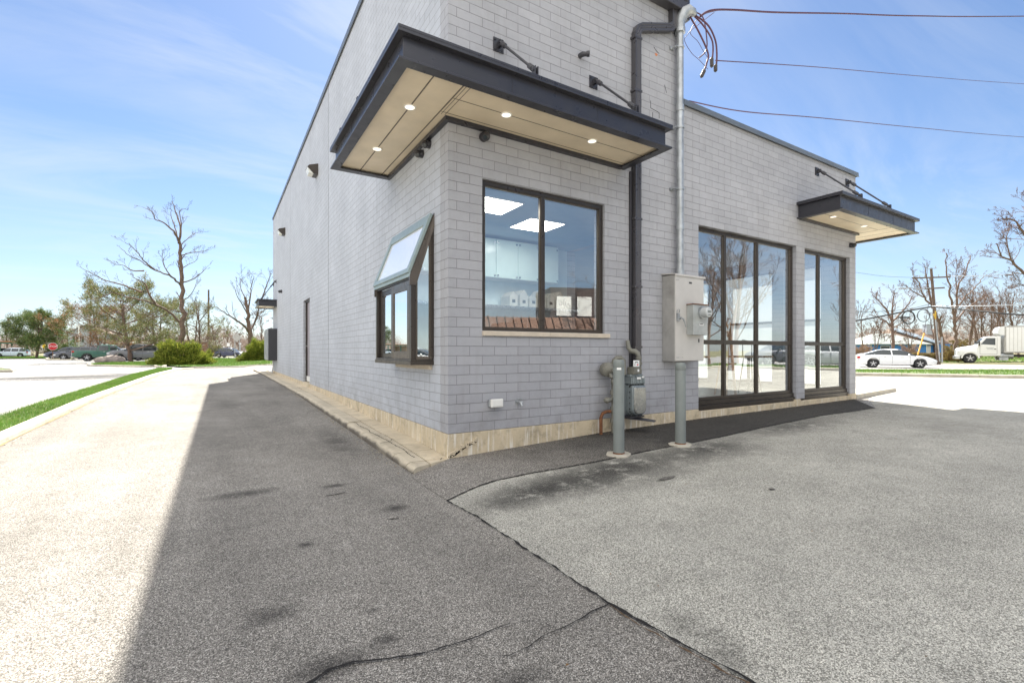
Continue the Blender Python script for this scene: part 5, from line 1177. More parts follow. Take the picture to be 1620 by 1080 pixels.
juniper('juniper_bush', 'dark leaning juniper beside the black wall cabinet', 409, 47, 1.75, 1.4, 1.9, 30000, 8, (-.2,0))
juniper('round_shrub', 'dark rounded shrub behind the grey pickup', 226, 60, 1.5, 1.2, 1.4, 8000, 12, mat=needles)
# boulders
def boulder(lab, px, d, s, seed):
    base = GD(px, d); o_ = MB(); o_.ball((0,0,s[2]*.55), 1, 14, 9, s); rr = random.Random(seed)
    o_.v = [(x*(1+.12*math.sin(y*5+seed)+rr.uniform(-.04,.04)), y*(1+.1*math.cos(x*4+seed)), z*(1+.1*math.sin(x*3+y*4))) for x, y, z in o_.v]
    o_.v = [(x+base.x, y+base.y, z+base.z) for x, y, z in o_.v]
    single(o_, 'boulder', pm('boulder_stone', (.30,.25,.22), .9, 0, .35, 3, bmp=.6, bscale=8), lab, 'boulder', base, smooth=False)
boulder('long grey pink boulder on the island left of the pine trunk', 174, 46, (1.1,.6,.45), 2); boulder('small tan stone at the foot of the big juniper', 315, 38, (.22,.2,.35), 4)
# bare trees beyond
def bare(name, lab, px, d, H, seed, spread=.5, kids=(3,5), depth=4, trunks=1, twm='twig', grp=None, r=.03, up=.2):
    rr = random.Random(seed); base = GD(px, d); T = MB(); K = MB()
    for t in range(trunks):
        a = rr.uniform(0,6.28); ln_ = Vector((math.cos(a),math.sin(a),0))*(.1*H if trunks > 1 else .03*H)
        Q = polylimb(T, (K,.02), [base, base+Vector((0,0,H*.16))+ln_*.2, base+Vector((0,0,H*.38))+ln_*.5, base+Vector((0,0,H*.62))+ln_], r*H*.75, r*H*.3, rr, 8, H*.40, depth-1, spread, up, None, .006*d/40, .4, kids, 7)
        for k in range(3): grow(T, Q[-1], Vector((rr.gauss(0,.3),rr.gauss(0,.3),1)), H*.36, r*H*.3, depth-1, rr, (K,.02), spread, 4, up, kids, .62, .006*d/40)
    return finish_tree(name, lab, base, T, K, grp, 'bark', twm)
def tree400():
    rr = random.Random(31); d = 52; T = MB(); K = MB(); tw = (K,.03)
    def Pz(l): return [at(x, y, d+dz) for x, y, dz in l]
    polylimb(T, tw, Pz([(396,570,0),(396,540,0),(395,525,0),(393,505,0),(392,490,0),(388,470,0)]), .30, .12, rr, 6, 1.4, 2, start=.5)
    for l, a, b in (([(395,526,0),(385,514,-1),(372,505,-2),(355,494,-3),(342,485,-4)],.15,.03),([(396,522,0),(404,508,1),(409,490,1),(412,478,1)],.14,.04),([(393,500,0),(384,482,0),(376,470,-1),(370,452,-1)],.09,.02),
                    ([(392,490,0),(396,470,0),(398,452,0),(402,436,0)],.10,.02),([(411,480,1),(418,462,1.5),(424,445,2),(430,432,2)],.10,.02),([(408,495,1),(420,490,2),(428,480,3)],.06,.015),([(388,472,0),(380,452,0),(384,438,0)],.06,.01)):
        polylimb(T, tw, Pz(l), a, b, rr, 8, 1.8, 2, minr=.009, sides=6)
    finish_tree('bare_tree', 'bare forked tree behind the juniper near the building end', GD(396, d), T, K)
tree400()
bare('bare_tree', 'slender bare tree just left of the wooden pole', 317, 58, 7.5, 41, .45)
bare('bare_tree', 'faint bare tree behind the green carport at the left edge', 12, 95, 8, 42, .5)
for i, (px, d, H) in enumerate(((342,105,7.5),(360,112,8.5),(376,120,7.6),(415,100,10.5),(438,105,10),(330,130,8),(395,125,9.5))):
    lb = ('short bare tree right of the wooden pole','brown twiggy tree above the dark SUV','bare tree behind the diamond road sign','grey bare tree seen above the black wall cabinet','bare tree mostly hidden by the building end','distant bare tree behind the pole','distant bare tree behind the leaning juniper')[i]
    bare('bare_tree', lb, px, d, H, 50+i, .55, (3,5), 4, 1, 'twigr', 'bare trees along the far road on the left', .022)
for i, (px, d, H) in enumerate(((22,130,7),(100,135,8),(118,120,7),(150,125,8),(185,118,8),(235,112,8),(70,140,7))):
    lb = ('far twiggy tree behind the carport','far twiggy tree left of the grey house','far twiggy tree hiding the corner of the grey house','far twiggy tree right of the grey house','far twiggy tree behind the orange pine','far twiggy tree behind the brick shop','far twiggy tree behind the dense pine')[i]
    bare('bare_tree', lb, px, d, H, 70+i, .6, (3,5), 3, 2, 'twigr', 'far bare trees behind the parking lot', .022)
# right hand side
def right_big():
    rr = random.Random(77); d = 62; T = MB(); K = MB(); tw = (K,.04)
    def Pz(l, dd): return [at(x, y, dd+dz) for x, y, dz in l]
    for l, a, b in (([(1512,566,0),(1511,540,0),(1510,515,0),(1508,490,0),(1502,460,0),(1498,430,0),(1497,400,0)],.25,.05),([(1510,505,0),(1514,480,0),(1516,455,0),(1528,430,1),(1536,405,2)],.17,.04),
                    ([(1512,490,0),(1528,470,1),(1545,452,2),(1558,436,3)],.12,.03),([(1511,510,0),(1528,490,1),(1548,475,1.5),(1560,465,2)],.15,.03),([(1515,462,0),(1512,440,0),(1514,425,0)],.08,.02)):
        polylimb(T, tw, Pz(l, d), a, b, rr, 11, 2.6, 3, minr=.012, sides=7, up=.3)
    finish_tree('bare_tree', 'tall bare tree with cut upright limbs just right of the utility pole', GD(1512, d), T, K, twm='twigr')
    rr = random.Random(78); T = MB(); K = MB(); tw = (K,.04)
    for l, a, b in (([(1494,566,0),(1490,530,0),(1484,505,0),(1474,485,0),(1462,470,0),(1452,448,0),(1441,425,0)],.26,.04),([(1476,488,0),(1470,462,0),(1466,440,0),(1463,420,0)],.18,.04),([(1462,470,0),(1447,462,-1),(1432,452,-2)],.10,.03)):
        polylimb(T, tw, Pz(l, 66), a, b, rr, 11, 2.2, 3, minr=.012, sides=7, up=.3)
    finish_tree('bare_tree', 'leaning bare tree crossing behind the utility pole', GD(1494, 66), T, K, twm='twigr')
    rr = random.Random(79); T = MB(); K = MB(); tw = (K,.03)
    for l, a, b in (([(1412,566,0),(1413,545,0),(1412,525,0),(1411,505,0)],.17,.12),([(1411,508,0),(1403,490,0),(1392,478,0),(1380,466,0)],.13,.03),([(1411,508,0),(1412,485,0),(1415,462,0)],.12,.03),([(1411,510,0),(1425,495,1),(1438,480,1),(1444,468,1)],.12,.03),([(1411,516,0),(1396,505,-1),(1378,498,-1)],.10,.03),([(1412,519,0),(1428,510,1),(1444,498,1)],.08,.02)):
        polylimb(T, tw, Pz(l, 50), a, b, rr, 9, 1.7, 3, minr=.010, sides=7, up=.3)
    finish_tree('bare_tree', 'wide bare tree in front of the blue house', GD(1412, 50), T, K, twm='twigr')
    rr = random.Random(80); T = MB(); K = MB(); tw = (K,.02); d = 24
    for l, a, b in (([(1690,600,0),(1688,540,0),(1680,480,0),(1670,440,0)],.30,.2),([(1672,445,0),(1640,440,0),(1620,432,0),(1600,412,0),(1586,405,0),(1577,385,0)],.10,.02),([(1670,440,0),(1640,400,0),(1622,372,0),(1604,350,0),(1588,345,0)],.10,.02),
                    ([(1670,440,0),(1650,380,0),(1632,340,0),(1622,315,0)],.10,.02),([(1640,440,0),(1625,452,0),(1610,448,0)],.05,.012),([(1600,412,0),(1592,380,0),(1598,362,0)],.04,.01)):
        polylimb(T, tw, Pz(l, d), a, b, rr, 13, 1.1, 3, minr=.006, sides=7, up=.15)
    finish_tree('bare_tree', 'near bare tree reaching in from the right edge of the view', GD(1690, d), T, K, twm='twigr')
right_big()
for i, (px, d, H, tr) in enumerate(((1365,85,10,1),(1385,95,8,2),(1440,90,8,2),(1532,82,13,2),(1552,92,12.5,2),(1575,84,13,1),(1592,88,11,2),(1612,80,12,2),(1545,105,14,1),(1640,90,12,2),(1480,100,10,2),(1565,110,14,2))):
    lb = ('bare tree at the wing corner beyond the white car','low twiggy tree behind the left of the blue house','twiggy tree behind the blue house roof','bare tree behind the chimney','dense bare tree above the truck cab','bare tree above the joint of cab and box','twiggy tree above the truck box','bare tree at the right edge behind the truck','tallest faint tree behind the truck cab','bare tree past the right edge','faint bare tree behind the utility pole','faint bare tree high above the truck box')[i]
    bare('bare_tree', lb, px, d, H, 90+i, .62, (3,5), 4, tr, 'twigr', 'bare trees behind the blue house', .020)
juniper('bare_shrub', 'leafless brown shrub in front of the blue house', 1438, 60, 1.6, 1.0, 1.75, 9000, 33, mat=leafmat('brown_twig_shrub', [(.22,.15,.11),(.30,.21,.16),(.36,.27,.20)]))
juniper('tan_shrub', 'tangled tan shrub left of the truck cab', 1503, 56, 1.3, 1.0, 1.5, 8000, 34, mat=hedge_m)
juniper('tan_shrub', 'taller tan bush behind the hood of the truck', 1522, 84, 2.6, 1.8, 3.6, 14000, 36, mat=hedge_m)
juniper('bare_shrub', 'low brown shrub at the wing corner behind the white car', 1362, 55, 2.2, 1.4, 1.9, 9000, 35, mat=leafmat('brown_twig_shrub2', [(.25,.16,.10),(.34,.22,.14),(.30,.24,.18)]))
def hedge(lab, pxa, pxb, d, h, th, n, seed):
    a, b = GD(pxa, d), GD(pxb, d); c = (a+b)/2; o = thing('hedge', lab, 'hedge', c); g = np.random.default_rng(seed)
    t = g.uniform(0,1,n); P = np.array(a)[None]*(1-t[:,None])+np.array(b)[None]*t[:,None]; nv = np.array([-(b-a).y,(b-a).x,0]); nv /= np.linalg.norm(nv)
    P = P+nv[None]*g.uniform(-th,th,n)[:,None]; P[:,2] += h*g.uniform(0,1,n)**.6*(1+.1*np.sin(t*30)); dv = g.normal(0,1,(n,3)); dv /= np.linalg.norm(dv,axis=1)[:,None]
    s = np.cross(dv,g.normal(0,1,(n,3))); s /= np.linalg.norm(s,axis=1)[:,None]; V = np.stack([P-s*.03,P+s*.03,P+dv*.16],1).reshape(-1,3)-np.array(c)
    me = mesh_np('foliage', V, 3, hedge_m); f = bpy.data.objects.new('foliage', me); S.collection.objects.link(f); f.parent = o
    m = MB(); m.obox(c+Vector((0,0,h*.45)), (b-a)/2*.99, Vector(nv)*th*.7, (0,0,h*.43)); m.build('branches', pm('hedge_inside', (.07,.045,.03), .95), o)
hedge('clipped brown hedge in front of the blue house', 1424, 1502, 57, .95, .5, 16000, 3)
# ---------------------------------------------------------------- vehicles
def cloft(mb, secs):
    n = len(secs[0]); base = len(mb.v)
    for s_ in secs: mb.v += [tuple(p) for p in s_]
    for i in range(len(secs)-1):
        for k in range(n-1): mb.f.append((base+i*n+k, base+i*n+k+1, base+(i+1)*n+k+1, base+(i+1)*n+k))
    mb.f.append(tuple(base+k for k in range(n))); mb.f.append(tuple(base+(len(secs)-1)*n+k for k in range(n))[::-1])
def wheel(o, x, y, r, w, side):
    f = MB(); pr = [(r*.62,-w*.5),(r*.93,-w*.5),(r,-w*.38),(r,w*.38),(r*.93,w*.5),(r*.62,w*.5)]; n = 24
    V = [(x+a*math.cos(2*math.pi*k/n), y+b*side, r+a*math.sin(2*math.pi*k/n)) for a, b in pr for k in range(n)]
    f.add(V, [(j*n+k, j*n+(k+1)%n, (j+1)*n+(k+1)%n, (j+1)*n+k) for j in range(len(pr)-1) for k in range(n)])
    t = f.build('wheel', M['rubber'], o, world=False, auto=40)
    g = MB(); yy = y+side*w*.42
    g.add([(x+a*math.cos(2*math.pi*k/n), yy+b*side, r+a*math.sin(2*math.pi*k/n)) for a, b in ((r*.66,0.01),(r*.60,-.03)) for k in range(n)], [(k,(k+1)%n,n+(k+1)%n,n+k) for k in range(n)])
    for k in range(5):
        a = 2*math.pi*k/5+.3; ca, sa = math.cos(a), math.sin(a)
        g.obox((x+ca*r*.33, yy-side*.01, r+sa*r*.33), (ca*r*.30,0,sa*r*.30), (0,.012,0), (-sa*r*.085,0,ca*r*.085))
    g.cyl((x,yy-side*.02,r),(x,yy+side*.012,r),r*.14,10); g.build('rim', M['rim'], t, world=False)
    g = MB(); g.cyl((x,yy-side*.075,r),(x,yy-side*.07,r),r*.62,20); g.build('brake_disc', M['blackink'], t, world=False)
def paint(name, c, coat=.8): return pm(name, c, .35, .1, .03, 3, coat=coat)
def car(name, lab, cat, loc, rz, col, spec, grp=None):
    """spec: L, W, r, wheels (xf, xr), belt [(x,z)], deck [(x,z)], glass [(x,z)] roofline polygon from windscreen foot to rear foot; x from rear 0 to front L"""
    o = thing(name, lab, cat, loc, rz, grp); L, Wd, r = spec['L'], spec['W'], spec['r']; xr_, xf_ = spec['wheels']
    bx, bz = zip(*spec['belt']); dx, dz = zip(*spec['deck']); sill = spec.get('sill', .22)
    xs = sorted(set([i*L/44 for i in range(45)]+[xw+k*r*1.16*c for xw in (xr_, xf_) for c in (-1,1) for k in (1,.98,.9,.75,.5,.25)]))
    secs = []
    for x in xs:
        e = min(x, L-x)/L; wf = Wd/2*(1-.16*max(0,1-e/.09)**2.2-.03*max(0,1-e/.3)); zb = sill+.12*max(0,1-e/.06)
        for xw in (xr_, xf_):
            q = r*1.16; 
            if abs(x-xw) < q: zb = max(zb, r+math.sqrt(q*q-(x-xw)**2)*.98)
        zl = lerp(x, bx, bz); zt_ = max(zl+.01, lerp(x, dx, dz)); zb = min(zb, zl-.10)
        half = [(0,zb+.02),(wf*.90,zb),(wf*.985,zb+.04),(wf,zb+(zl-zb)*.45),(wf*.985,zl-.06),(wf*.955,zl),(wf*.86,zl+(zt_-zl)*.65),(wf*.5,zt_-.0),(0,zt_+.012)]
        secs.append([(x,-y,z) for y, z in half]+[(x,y,z) for y, z in half[::-1][1:]])
    b = MB(); cloft(b, secs); b.v = [(x-L/2,y,z) for x,y,z in b.v]; bo = b.build('body', col, o, world=False, auto=38)
    # greenhouse
    gl = spec['glass']; gx = [p[0] for p in gl]; zr = max(p[1] for p in gl); xs2 = sorted(set(list(np.linspace(gx[0], gx[-1], 22))+gx)); secs = []; rsec = []
    for x in xs2:
        zt_ = lerp(x, gx, [p[1] for p in gl]); zl = lerp(x, bx, bz)-.03; zt_ = max(zt_, zl+.02); t = (zt_-zl)/(zr-zl+1e-6); wl = Wd/2*.95; wr = wl-(.20*t)*min(1,(zt_-zl)/.5)*1.0
        half = [(0,zl),(wl*.985,zl),(wl-(wl-wr)*.5,zl+(zt_-zl)*.5),(wr,zl+(zt_-zl)*.90),(wr*.90,zt_-.005),(0,zt_+.015)]
        secs.append([(x-L/2,-y,z) for y, z in half]+[(x-L/2,y,z) for y, z in half[::-1][1:]])
    b = MB(); cloft(b, secs); b.build('windows', M['carglass'], o, world=False, auto=45)
    # roof panel and pillars
    ra, rb = spec['roof']; rf = MB(); s2 = []
    for x in np.linspace(ra, rb, 9):
        zt_ = lerp(x, gx, [p[1] for p in gl]); zl = lerp(x, bx, bz)-.03; wr = Wd/2*.95-.20
        s2.append([(x-L/2,-wr-.015,zl+(zt_-zl)*.88),(x-L/2,-wr*.92,zt_+.008),(x-L/2,0,zt_+.028),(x-L/2,wr*.92,zt_+.008),(x-L/2,wr+.015,zl+(zt_-zl)*.88)])
    cloft(rf, s2); rf.build('roof', col, o, world=False, auto=50)
    pl_ = MB()
    for (x0, x1) in spec['pillars']:
        for sd in (-1, 1):
            za = lerp(x0, bx, bz)-.03; zb_ = lerp(x1, gx, [p[1] for p in gl]); wl = Wd/2*.95; P0 = Vector((x0-L/2, sd*(wl*.99), za)); P1 = Vector((x1-L/2, sd*(wl-.195), zb_-.04)); md = P0.lerp(P1,.5)+Vector((0,sd*.006,0))
            for a_, b_ in ((P0, md), (md, P1)):
                d_ = (b_-a_); pl_.obox((a_+b_)/2, d_/2, Vector((spec.get('pw',.045),0,0)), Vector((0,.016,0)))
    pl_.build('pillars', col, o, world=False)
    for x in (xr_, xf_):
        for sd in (-1, 1): wheel(o, x-L/2, sd*(Wd/2-.11), r, .22, sd)
    zl_f = lerp(L*.985, bx, bz); zl_r = lerp(L*.015, bx, bz)
    for sd in (-1, 1):
        h = MB(); h.obox((L/2-.13, sd*Wd*.375, zl_f-.12), (.12,-sd*.04,0), (0.02,sd*.17,0), (0,0,.055)); h.build('headlight', M['headl'], o, world=False, bevel=.015)
        h = MB(); h.obox((-L/2+.10, sd*Wd*.40, zl_r-.13), (.10,-sd*.03,0), (0.0,sd*.13,0), (0,0,.08)); h.build('tail_light', M['taill'], o, world=False, bevel=.015)
        h = MB(); xm = gx[0] if gx[0] > L/2 else gx[-1]; h.ball((xm-L/2-.42, sd*(Wd/2+.07), lerp(xm-.4,bx,bz)+.05), .11, 8, 6, (.6,.9,.7)); h.build('wing_mirror', col, o, world=False, smooth=True)
        h = MB()
        for hx in spec.get('handles', ()): h.box(hx-L/2-.08, sd*(Wd/2-.012), lerp(hx,bx,bz)-.14, hx-L/2+.08, sd*(Wd/2+.022), lerp(hx,bx,bz)-.11)
        if h.v: h.build('door_handle', M['chrome'], o, world=False)
    h = MB(); h.box(L/2-.09,-Wd*.26,.34,L/2+.0,Wd*.26,zl_f-.17); h.build('grille', M['blackink'], o, world=False, bevel=.01)
    # door seams
    h = MB()
    for sx in spec.get('seams', ()):
        for sd in (-1, 1): h.box(sx-L/2-.006, sd*(Wd/2-.03), sill+.12, sx-L/2+.006, sd*(Wd/2+.001), lerp(sx,bx,bz)-.05)
    for sd in (-1, 1): h.box(xr_+r*1.2-L/2, sd*(Wd/2-.06), sill-.015, xf_-r*1.2-L/2, sd*(Wd/2-.02), sill+.08)
    h.build('trim', M['blackink'], o, world=False)
    return o
SED = dict(L=4.75, W=1.82, r=.335, wheels=(1.0,3.78), belt=[(0,.92),(.3,.98),(1.2,.98),(3.2,.93),(4.2,.80),(4.75,.60)], deck=[(0,.96),(.25,1.08),(.9,1.10),(3.3,1.00),(4.2,.86),(4.6,.72),(4.75,.58)],
           glass=[(.45,1.05),(1.35,1.36),(1.9,1.42),(2.5,1.41),(3.0,1.25),(3.55,.96)], roof=(.5,2.78), pillars=[(.85,1.3),(1.0,1.4),(3.45,2.72),(2.15,2.1)], handles=(1.7,2.75), seams=(2.15,3.2,1.35), pw=.04)
SUVs = dict(L=4.6, W=1.85, r=.36, wheels=(.95,3.65), sill=.28, belt=[(0,1.0),(1.2,1.05),(3.2,1.0),(4.1,.92),(4.6,.72)], deck=[(0,1.0),(.1,1.07),(3.2,1.10),(4.1,1.0),(4.5,.86),(4.6,.70)],
           glass=[(.02,1.05),(.35,1.52),(.8,1.62),(2.2,1.66),(2.75,1.56),(3.45,1.06)], roof=(.35,2.75), pillars=[(.25,.45),(3.35,2.72),(2.15,2.1),(1.15,1.15)], handles=(1.7,2.75), seams=(2.15,3.2,1.2))
PUP = dict(L=5.6, W=1.95, r=.40, wheels=(1.25,4.65), sill=.42, belt=[(0,1.18),(2.2,1.18),(4.2,1.16),(5.2,1.10),(5.6,.98)], deck=[(0,1.19),(2.0,1.19),(4.2,1.26),(5.2,1.18),(5.5,1.06),(5.6,.95)],
           glass=[(2.05,1.20),(2.2,1.80),(3.2,1.84),(3.6,1.78),(4.25,1.24)], roof=(2.18,3.65), pillars=[(2.12,2.22),(4.15,3.6),(3.15,3.1)], handles=(2.7,), seams=(2.15,3.2,4.1), pw=.06)
white_p, silver_p, blue_p, green_p, dark_p, grey_p = paint('white_car_paint', (.78,.79,.80)), paint('silver_car_paint', (.45,.46,.48)), paint('dark_blue_car_paint', (.02,.03,.07)), paint('green_car_paint', (.01,.09,.055)), paint('dark_grey_car_paint', (.06,.065,.08)), paint('grey_car_paint', (.17,.17,.18))
RA = RIGHT_ANG
car('sedan', 'white sedan driving past on the road beyond the verge at the wing corner', 'car', GD(1414, 36.5), RA-R(30), white_p, SED)
# left lot: the parked cars stand square to the building
car('suv', 'light blue white crossover parked at the far left edge', 'car', GD(18, 84), R(180), paint('ice_blue_car_paint', (.55,.62,.72)), SUVs)
car('suv', 'second crossover half hidden behind the pale one at the left edge', 'car', GD(-6, 90), R(180), dark_p, SUVs)
car('sedan', 'silver car parked farthest back behind the stop sign', 'car', GD(100, 95), R(180), silver_p, SED)
car('suv', 'dark blue crossover parked right of the stop sign', 'car', GD(107, 66), R(180), blue_p, SUVs, 'cars in the row behind the stop sign')
car('suv', 'dark car squeezed between the blue crossover and the green pickup', 'car', GD(126, 60), R(180), dark_p, SUVs, 'cars in the row behind the stop sign')
car('suv', 'tall grey blue vehicle whose roof shows above the green pickup', 'car', GD(152, 70), R(180), grey_p, dict(SUVs, glass=[(.02,1.15),(.35,1.8),(.8,1.95),(2.6,1.98),(2.95,1.86),(3.45,1.06)]))
g_ = car('pickup_truck', 'dark green pickup with its tailgate towards the stop sign', 'pickup truck', GD(168, 54), R(4), green_p, PUP)
f = MB(); f.box(-2.83,-.80,.62,-2.79,.80,1.16); f.build('tailgate', silver_p, g_, world=False, bevel=.01)
f = MB(); f.box(-2.86,-.95,.42,-2.78,.95,.56); f.build('rear_bumper', M['chrome'], g_, world=False, bevel=.02)
f = MB(); rr = random.Random(2); n = 12; f.add([(.62+.26*math.cos(2*math.pi*k/n)*rr.uniform(.8,1.1), -.978, .86+.18*math.sin(2*math.pi*k/n)*rr.uniform(.6,1.1)) for k in range(n)], [tuple(range(n))]); f.box(.3,-.980,.66,.95,-.977,.70); f.build('door_emblem', M['whitep'], g_, world=False)
car('pickup_truck', 'grey pickup facing left behind the island pine trunk', 'pickup truck', GD(226, 49.5), R(182), grey_p, dict(PUP, glass=[(1.5,1.20),(1.65,1.78),(3.2,1.84),(3.6,1.78),(4.25,1.24)], roof=(1.62,3.65), pillars=[(1.55,1.65),(4.15,3.6),(2.75,2.7)], seams=(1.7,2.75,3.9), handles=(2.3,3.4)))
car('sedan', 'pale silver car nose seen low between the boulder and the grey pickup', 'car', GD(196, 56), R(182), silver_p, SED)
car('sedan', 'white car beyond the tree row above the grey pickup', 'car', GD(212, 80), R(180), white_p, SUVs)
car('suv', 'dark blue SUV on the far road in front of the diamond sign', 'car', GD(364, 80), RA+R(4), paint('navy_car_paint', (.03,.04,.09)), SUVs)
car('sedan', 'dark car parked on the street seen mirrored in the storefront glass', 'car', (30,-12.5,gz(30,-12)), R(215), dark_p, SUVs)
# box truck, nose towards the left
def box_truck():
    d = 50; o = thing('box_truck', 'white box truck with a sloping hood on the road at the right edge', 'truck', GD(1584, d), RA+math.pi-R(37))
    wh = paint('white_truck_paint', (.78,.78,.77), .4); F_ = 3.55  # front of the hood at +x
    secs = []
    for x, zb, zt_, w in ((F_,.75,1.45,.80),(F_-.12,.62,1.62,.95),(F_-.6,.95,1.74,1.02),(F_-1.1,.95,1.84,1.04),(F_-1.5,.75,1.94,1.06),(F_-1.62,.72,1.98,1.06)):
        half = [(0,zb),(w*.96,zb),(w,zb+.2),(w*.97,zt_-.25),(w*.80,zt_-.06),(0,zt_)]; secs.append([(x,-y,z) for y, z in half]+[(x,y,z) for y, z in half[::-1][1:]])
    b = MB(); cloft(b, secs); b.build('hood', wh, o, world=False, auto=50)
    P = [(F_-1.6,.75),(F_-1.6,1.95),(F_-2.15,2.72),(F_-2.4,2.82),(F_-3.35,2.82),(F_-3.35,.75)]
    b = MB(); b.prism([(x,-1.08,z) for x, z in P], (0,2.16,0)); cb = b.build('cab', wh, o, world=False, bevel=.05, seg=3)
    for sd in (-1, 1):
        b = MB(); y = sd*1.084; Q = [(F_-1.86,2.0),(F_-2.28,2.62),(F_-2.95,2.62),(F_-2.95,1.9)]; b.prism([(x,y,z) for x, z in Q], (0,sd*.006,0)); w_ = b.build('side_window', M['carglass'], cb, world=False)
        b = MB(); b.box(F_-1.80,y,.95,F_-1.785,y+sd*.008,1.98); b.box(F_-3.08,y,.95,F_-3.065,y+sd*.008,2.7); b.box(F_-3.06,y,.945,F_-1.8,y+sd*.008,.96); b.build('door_seam', M['blackink'], cb, world=False)
        b = MB(); b.box(F_-3.0,y,1.45,F_-2.85,y+sd*.04,1.52); b.build('door_handle', M['blackink'], cb, world=False)
        b = MB(); b.box(F_-1.78,sd*1.13,1.85,F_-1.66,sd*1.28,2.35); b.tube([(F_-1.8,sd*1.08,1.8),(F_-1.74,sd*1.2,1.84)],.02,6); b.build('wing_mirror', M['blackink'], cb, world=False, bevel=.01)
        b = MB(); b.box(F_-2.85,y,1.60,F_-2.25,y+sd*.006,1.645); b.box(F_-2.75,y,1.52,F_-2.35,y+sd*.006,1.555); b.box(F_-2.8,y,1.44,F_-2.3,y+sd*.006,1.475); b.build('door_lettering', M['galv'], cb, world=False)
        b = MB(); b.obox((F_-.12, sd*.86, 1.28),(.10,-sd*.02,0),(0,sd*.13,0),(0,0,.12)); b.build('headlight', M['headl'], o, world=False, bevel=.02)
        n = 18; xw = F_-1.05; b = MB(); V = [(xw+rr_*math.cos(math.pi*k/n), sd*yy, .52+rr_*math.sin(math.pi*k/n)) for rr_, yy in ((.60,1.02),(.72,1.02),(.74,1.14),(.60,1.14)) for k in range(n+1)]
        m = n+1; b.add(V, [(j*m+k, j*m+k+1, ((j+1)%4)*m+k+1, ((j+1)%4)*m+k) for j in range(4) for k in range(n)]); b.build('fender', wh, o, world=False, auto=40)
        b = MB(); b.cyl((F_-3.2,sd*.72,.78),(F_-4.3,sd*.72,.78),.30,16); b.box(F_-3.25,sd*.6,.3,F_-3.9,sd*1.05,.62); b.build('fuel_tank', M['galv'], o, world=False, auto=40)
    b = MB(); b.quad((F_-1.63,-.92,2.0),(F_-1.63,.92,2.0),(F_-2.12,.86,2.64),(F_-2.12,-.86,2.64)); b.v = [(x+.03,y,z+.02) for x,y,z in b.v]; b.build('windscreen', M['carglass'], cb, world=False)
    b = MB(); b.box(F_-.02,-.5,.85,F_+.03,.5,1.45)
    b.build('grille', M['galv'], o, world=False, bevel=.02); b = MB(); b.box(F_-.25,-1.1,.42,F_+.12,1.1,.76); b.build('front_bumper', M['steel'], o, world=False, bevel=.04)
    b = MB(); b.box(F_-3.3,-.42,.66,F_-11,.42,.92); b.build('chassis', M['blackink'], o, world=False)
    b = MB(); b.box(F_-3.62,-1.22,1.10,F_-11.2,1.22,3.85); bx_ = b.build('cargo_box', wh, o, world=False, bevel=.02)
    b = MB()
    for sd in (-1,1):
        b.box(F_-3.6,sd*1.221,1.08,F_-11.2,sd*1.235,1.22); b.box(F_-3.6,sd*1.221,3.74,F_-11.2,sd*1.235,3.86)
        for k in range(26): b.box(F_-3.66-k*.29,sd*1.221,1.24,F_-3.68-k*.29,sd*1.228,3.72)
        b.box(F_-3.6,sd*1.18,1.08,F_-3.72,sd*1.237,3.86)
    b.build('box_rails', M['cabside'], bx_, world=False)
    secs = []
    for x, z0_, z1_, w in ((F_-3.6,2.9,3.86,1.22),(F_-3.3,2.95,3.80,1.15),(F_-3.1,3.1,3.6,1.0),(F_-3.02,3.2,3.4,.8)):
        secs.append([(x,-w,z0_),(x,-w,z1_),(x,w,z1_),(x,w,z0_)])
    b = MB(); cloft(b, secs); b.build('wind_deflector', wh, bx_, world=False, auto=40)
    for x in (F_-1.05, F_-8.5):
        for sd in (-1, 1): wheel(o, x, sd*.98, .52, .30, sd)
box_truck()
# ---------------------------------------------------------------- poles, signs
def pole_thing(name, lab, cat, px, d, H, r, grp=None, mat='pole'):
    b = GD(px, d); o = thing(name, lab, cat, b, 0, grp); f = MB(); f.tube([b, b+Vector((0,0,H))],[r, r*.72],12); f.build('pole', M[mat], o, auto=40); return o, b
o, b = pole_thing('utility_pole', 'wooden utility pole with crossarms left of the truck', 'utility pole', 1485, 45, 0.1, .16)
for ch in [c for c in S.collection.objects if c.parent == o]: bpy.data.objects.remove(ch)
f = MB(); top = at(1473, 424, 45); f.tube([b, b.lerp(top,.5), top],[.16,.14,.10],12); pu = f.build('pole', M['pole'], o, auto=40)
rv = Vector((rx, ry, 0))
for (yy, xa, xb) in ((440,1443,1503),(457,1463,1494)):
    f = MB(); pa, pb = at(xa, yy, 44.8), at(xb, yy-2, 44.8); f.obox((pa+pb)/2, (pb-pa)/2, Vector((fx,fy,0))*.05, (0,0,.06))
    f.build('crossarm', M['pole'], o)
f = MB()
for x, yy in ((1445,439),(1455,439),(1463,439),(1485,438),(1500,437),(1465,424),(1480,424)):
    p = at(x, yy, 44.8); f.cyl(p, p+Vector((0,0,.22)), .035, 6)
f.tube([at(1466,426,44.9), at(1482,424,44.9)], .03, 6); f.build('insulator', M['galv'], o)
f = MB(); a, c_ = at(1487, 578, 44.6), at(1480, 505, 44.6); a.z = b.z; f.tube([a+Vector((0,0,.3)), c_], .05, 6); f.tube([b+Vector((0,-.25,.2)), b+Vector((0,-.22,2.6))], .07, 8); f.build('riser_conduit', M['galv'], o)
f = MB(); f.tube([at(1477,497,44.7), at(1480,505,44.7), at(1480,492,44.7)], .06, 6); f.build('tag', pm('yellow_tag', (.6,.4,.05), .5), o)
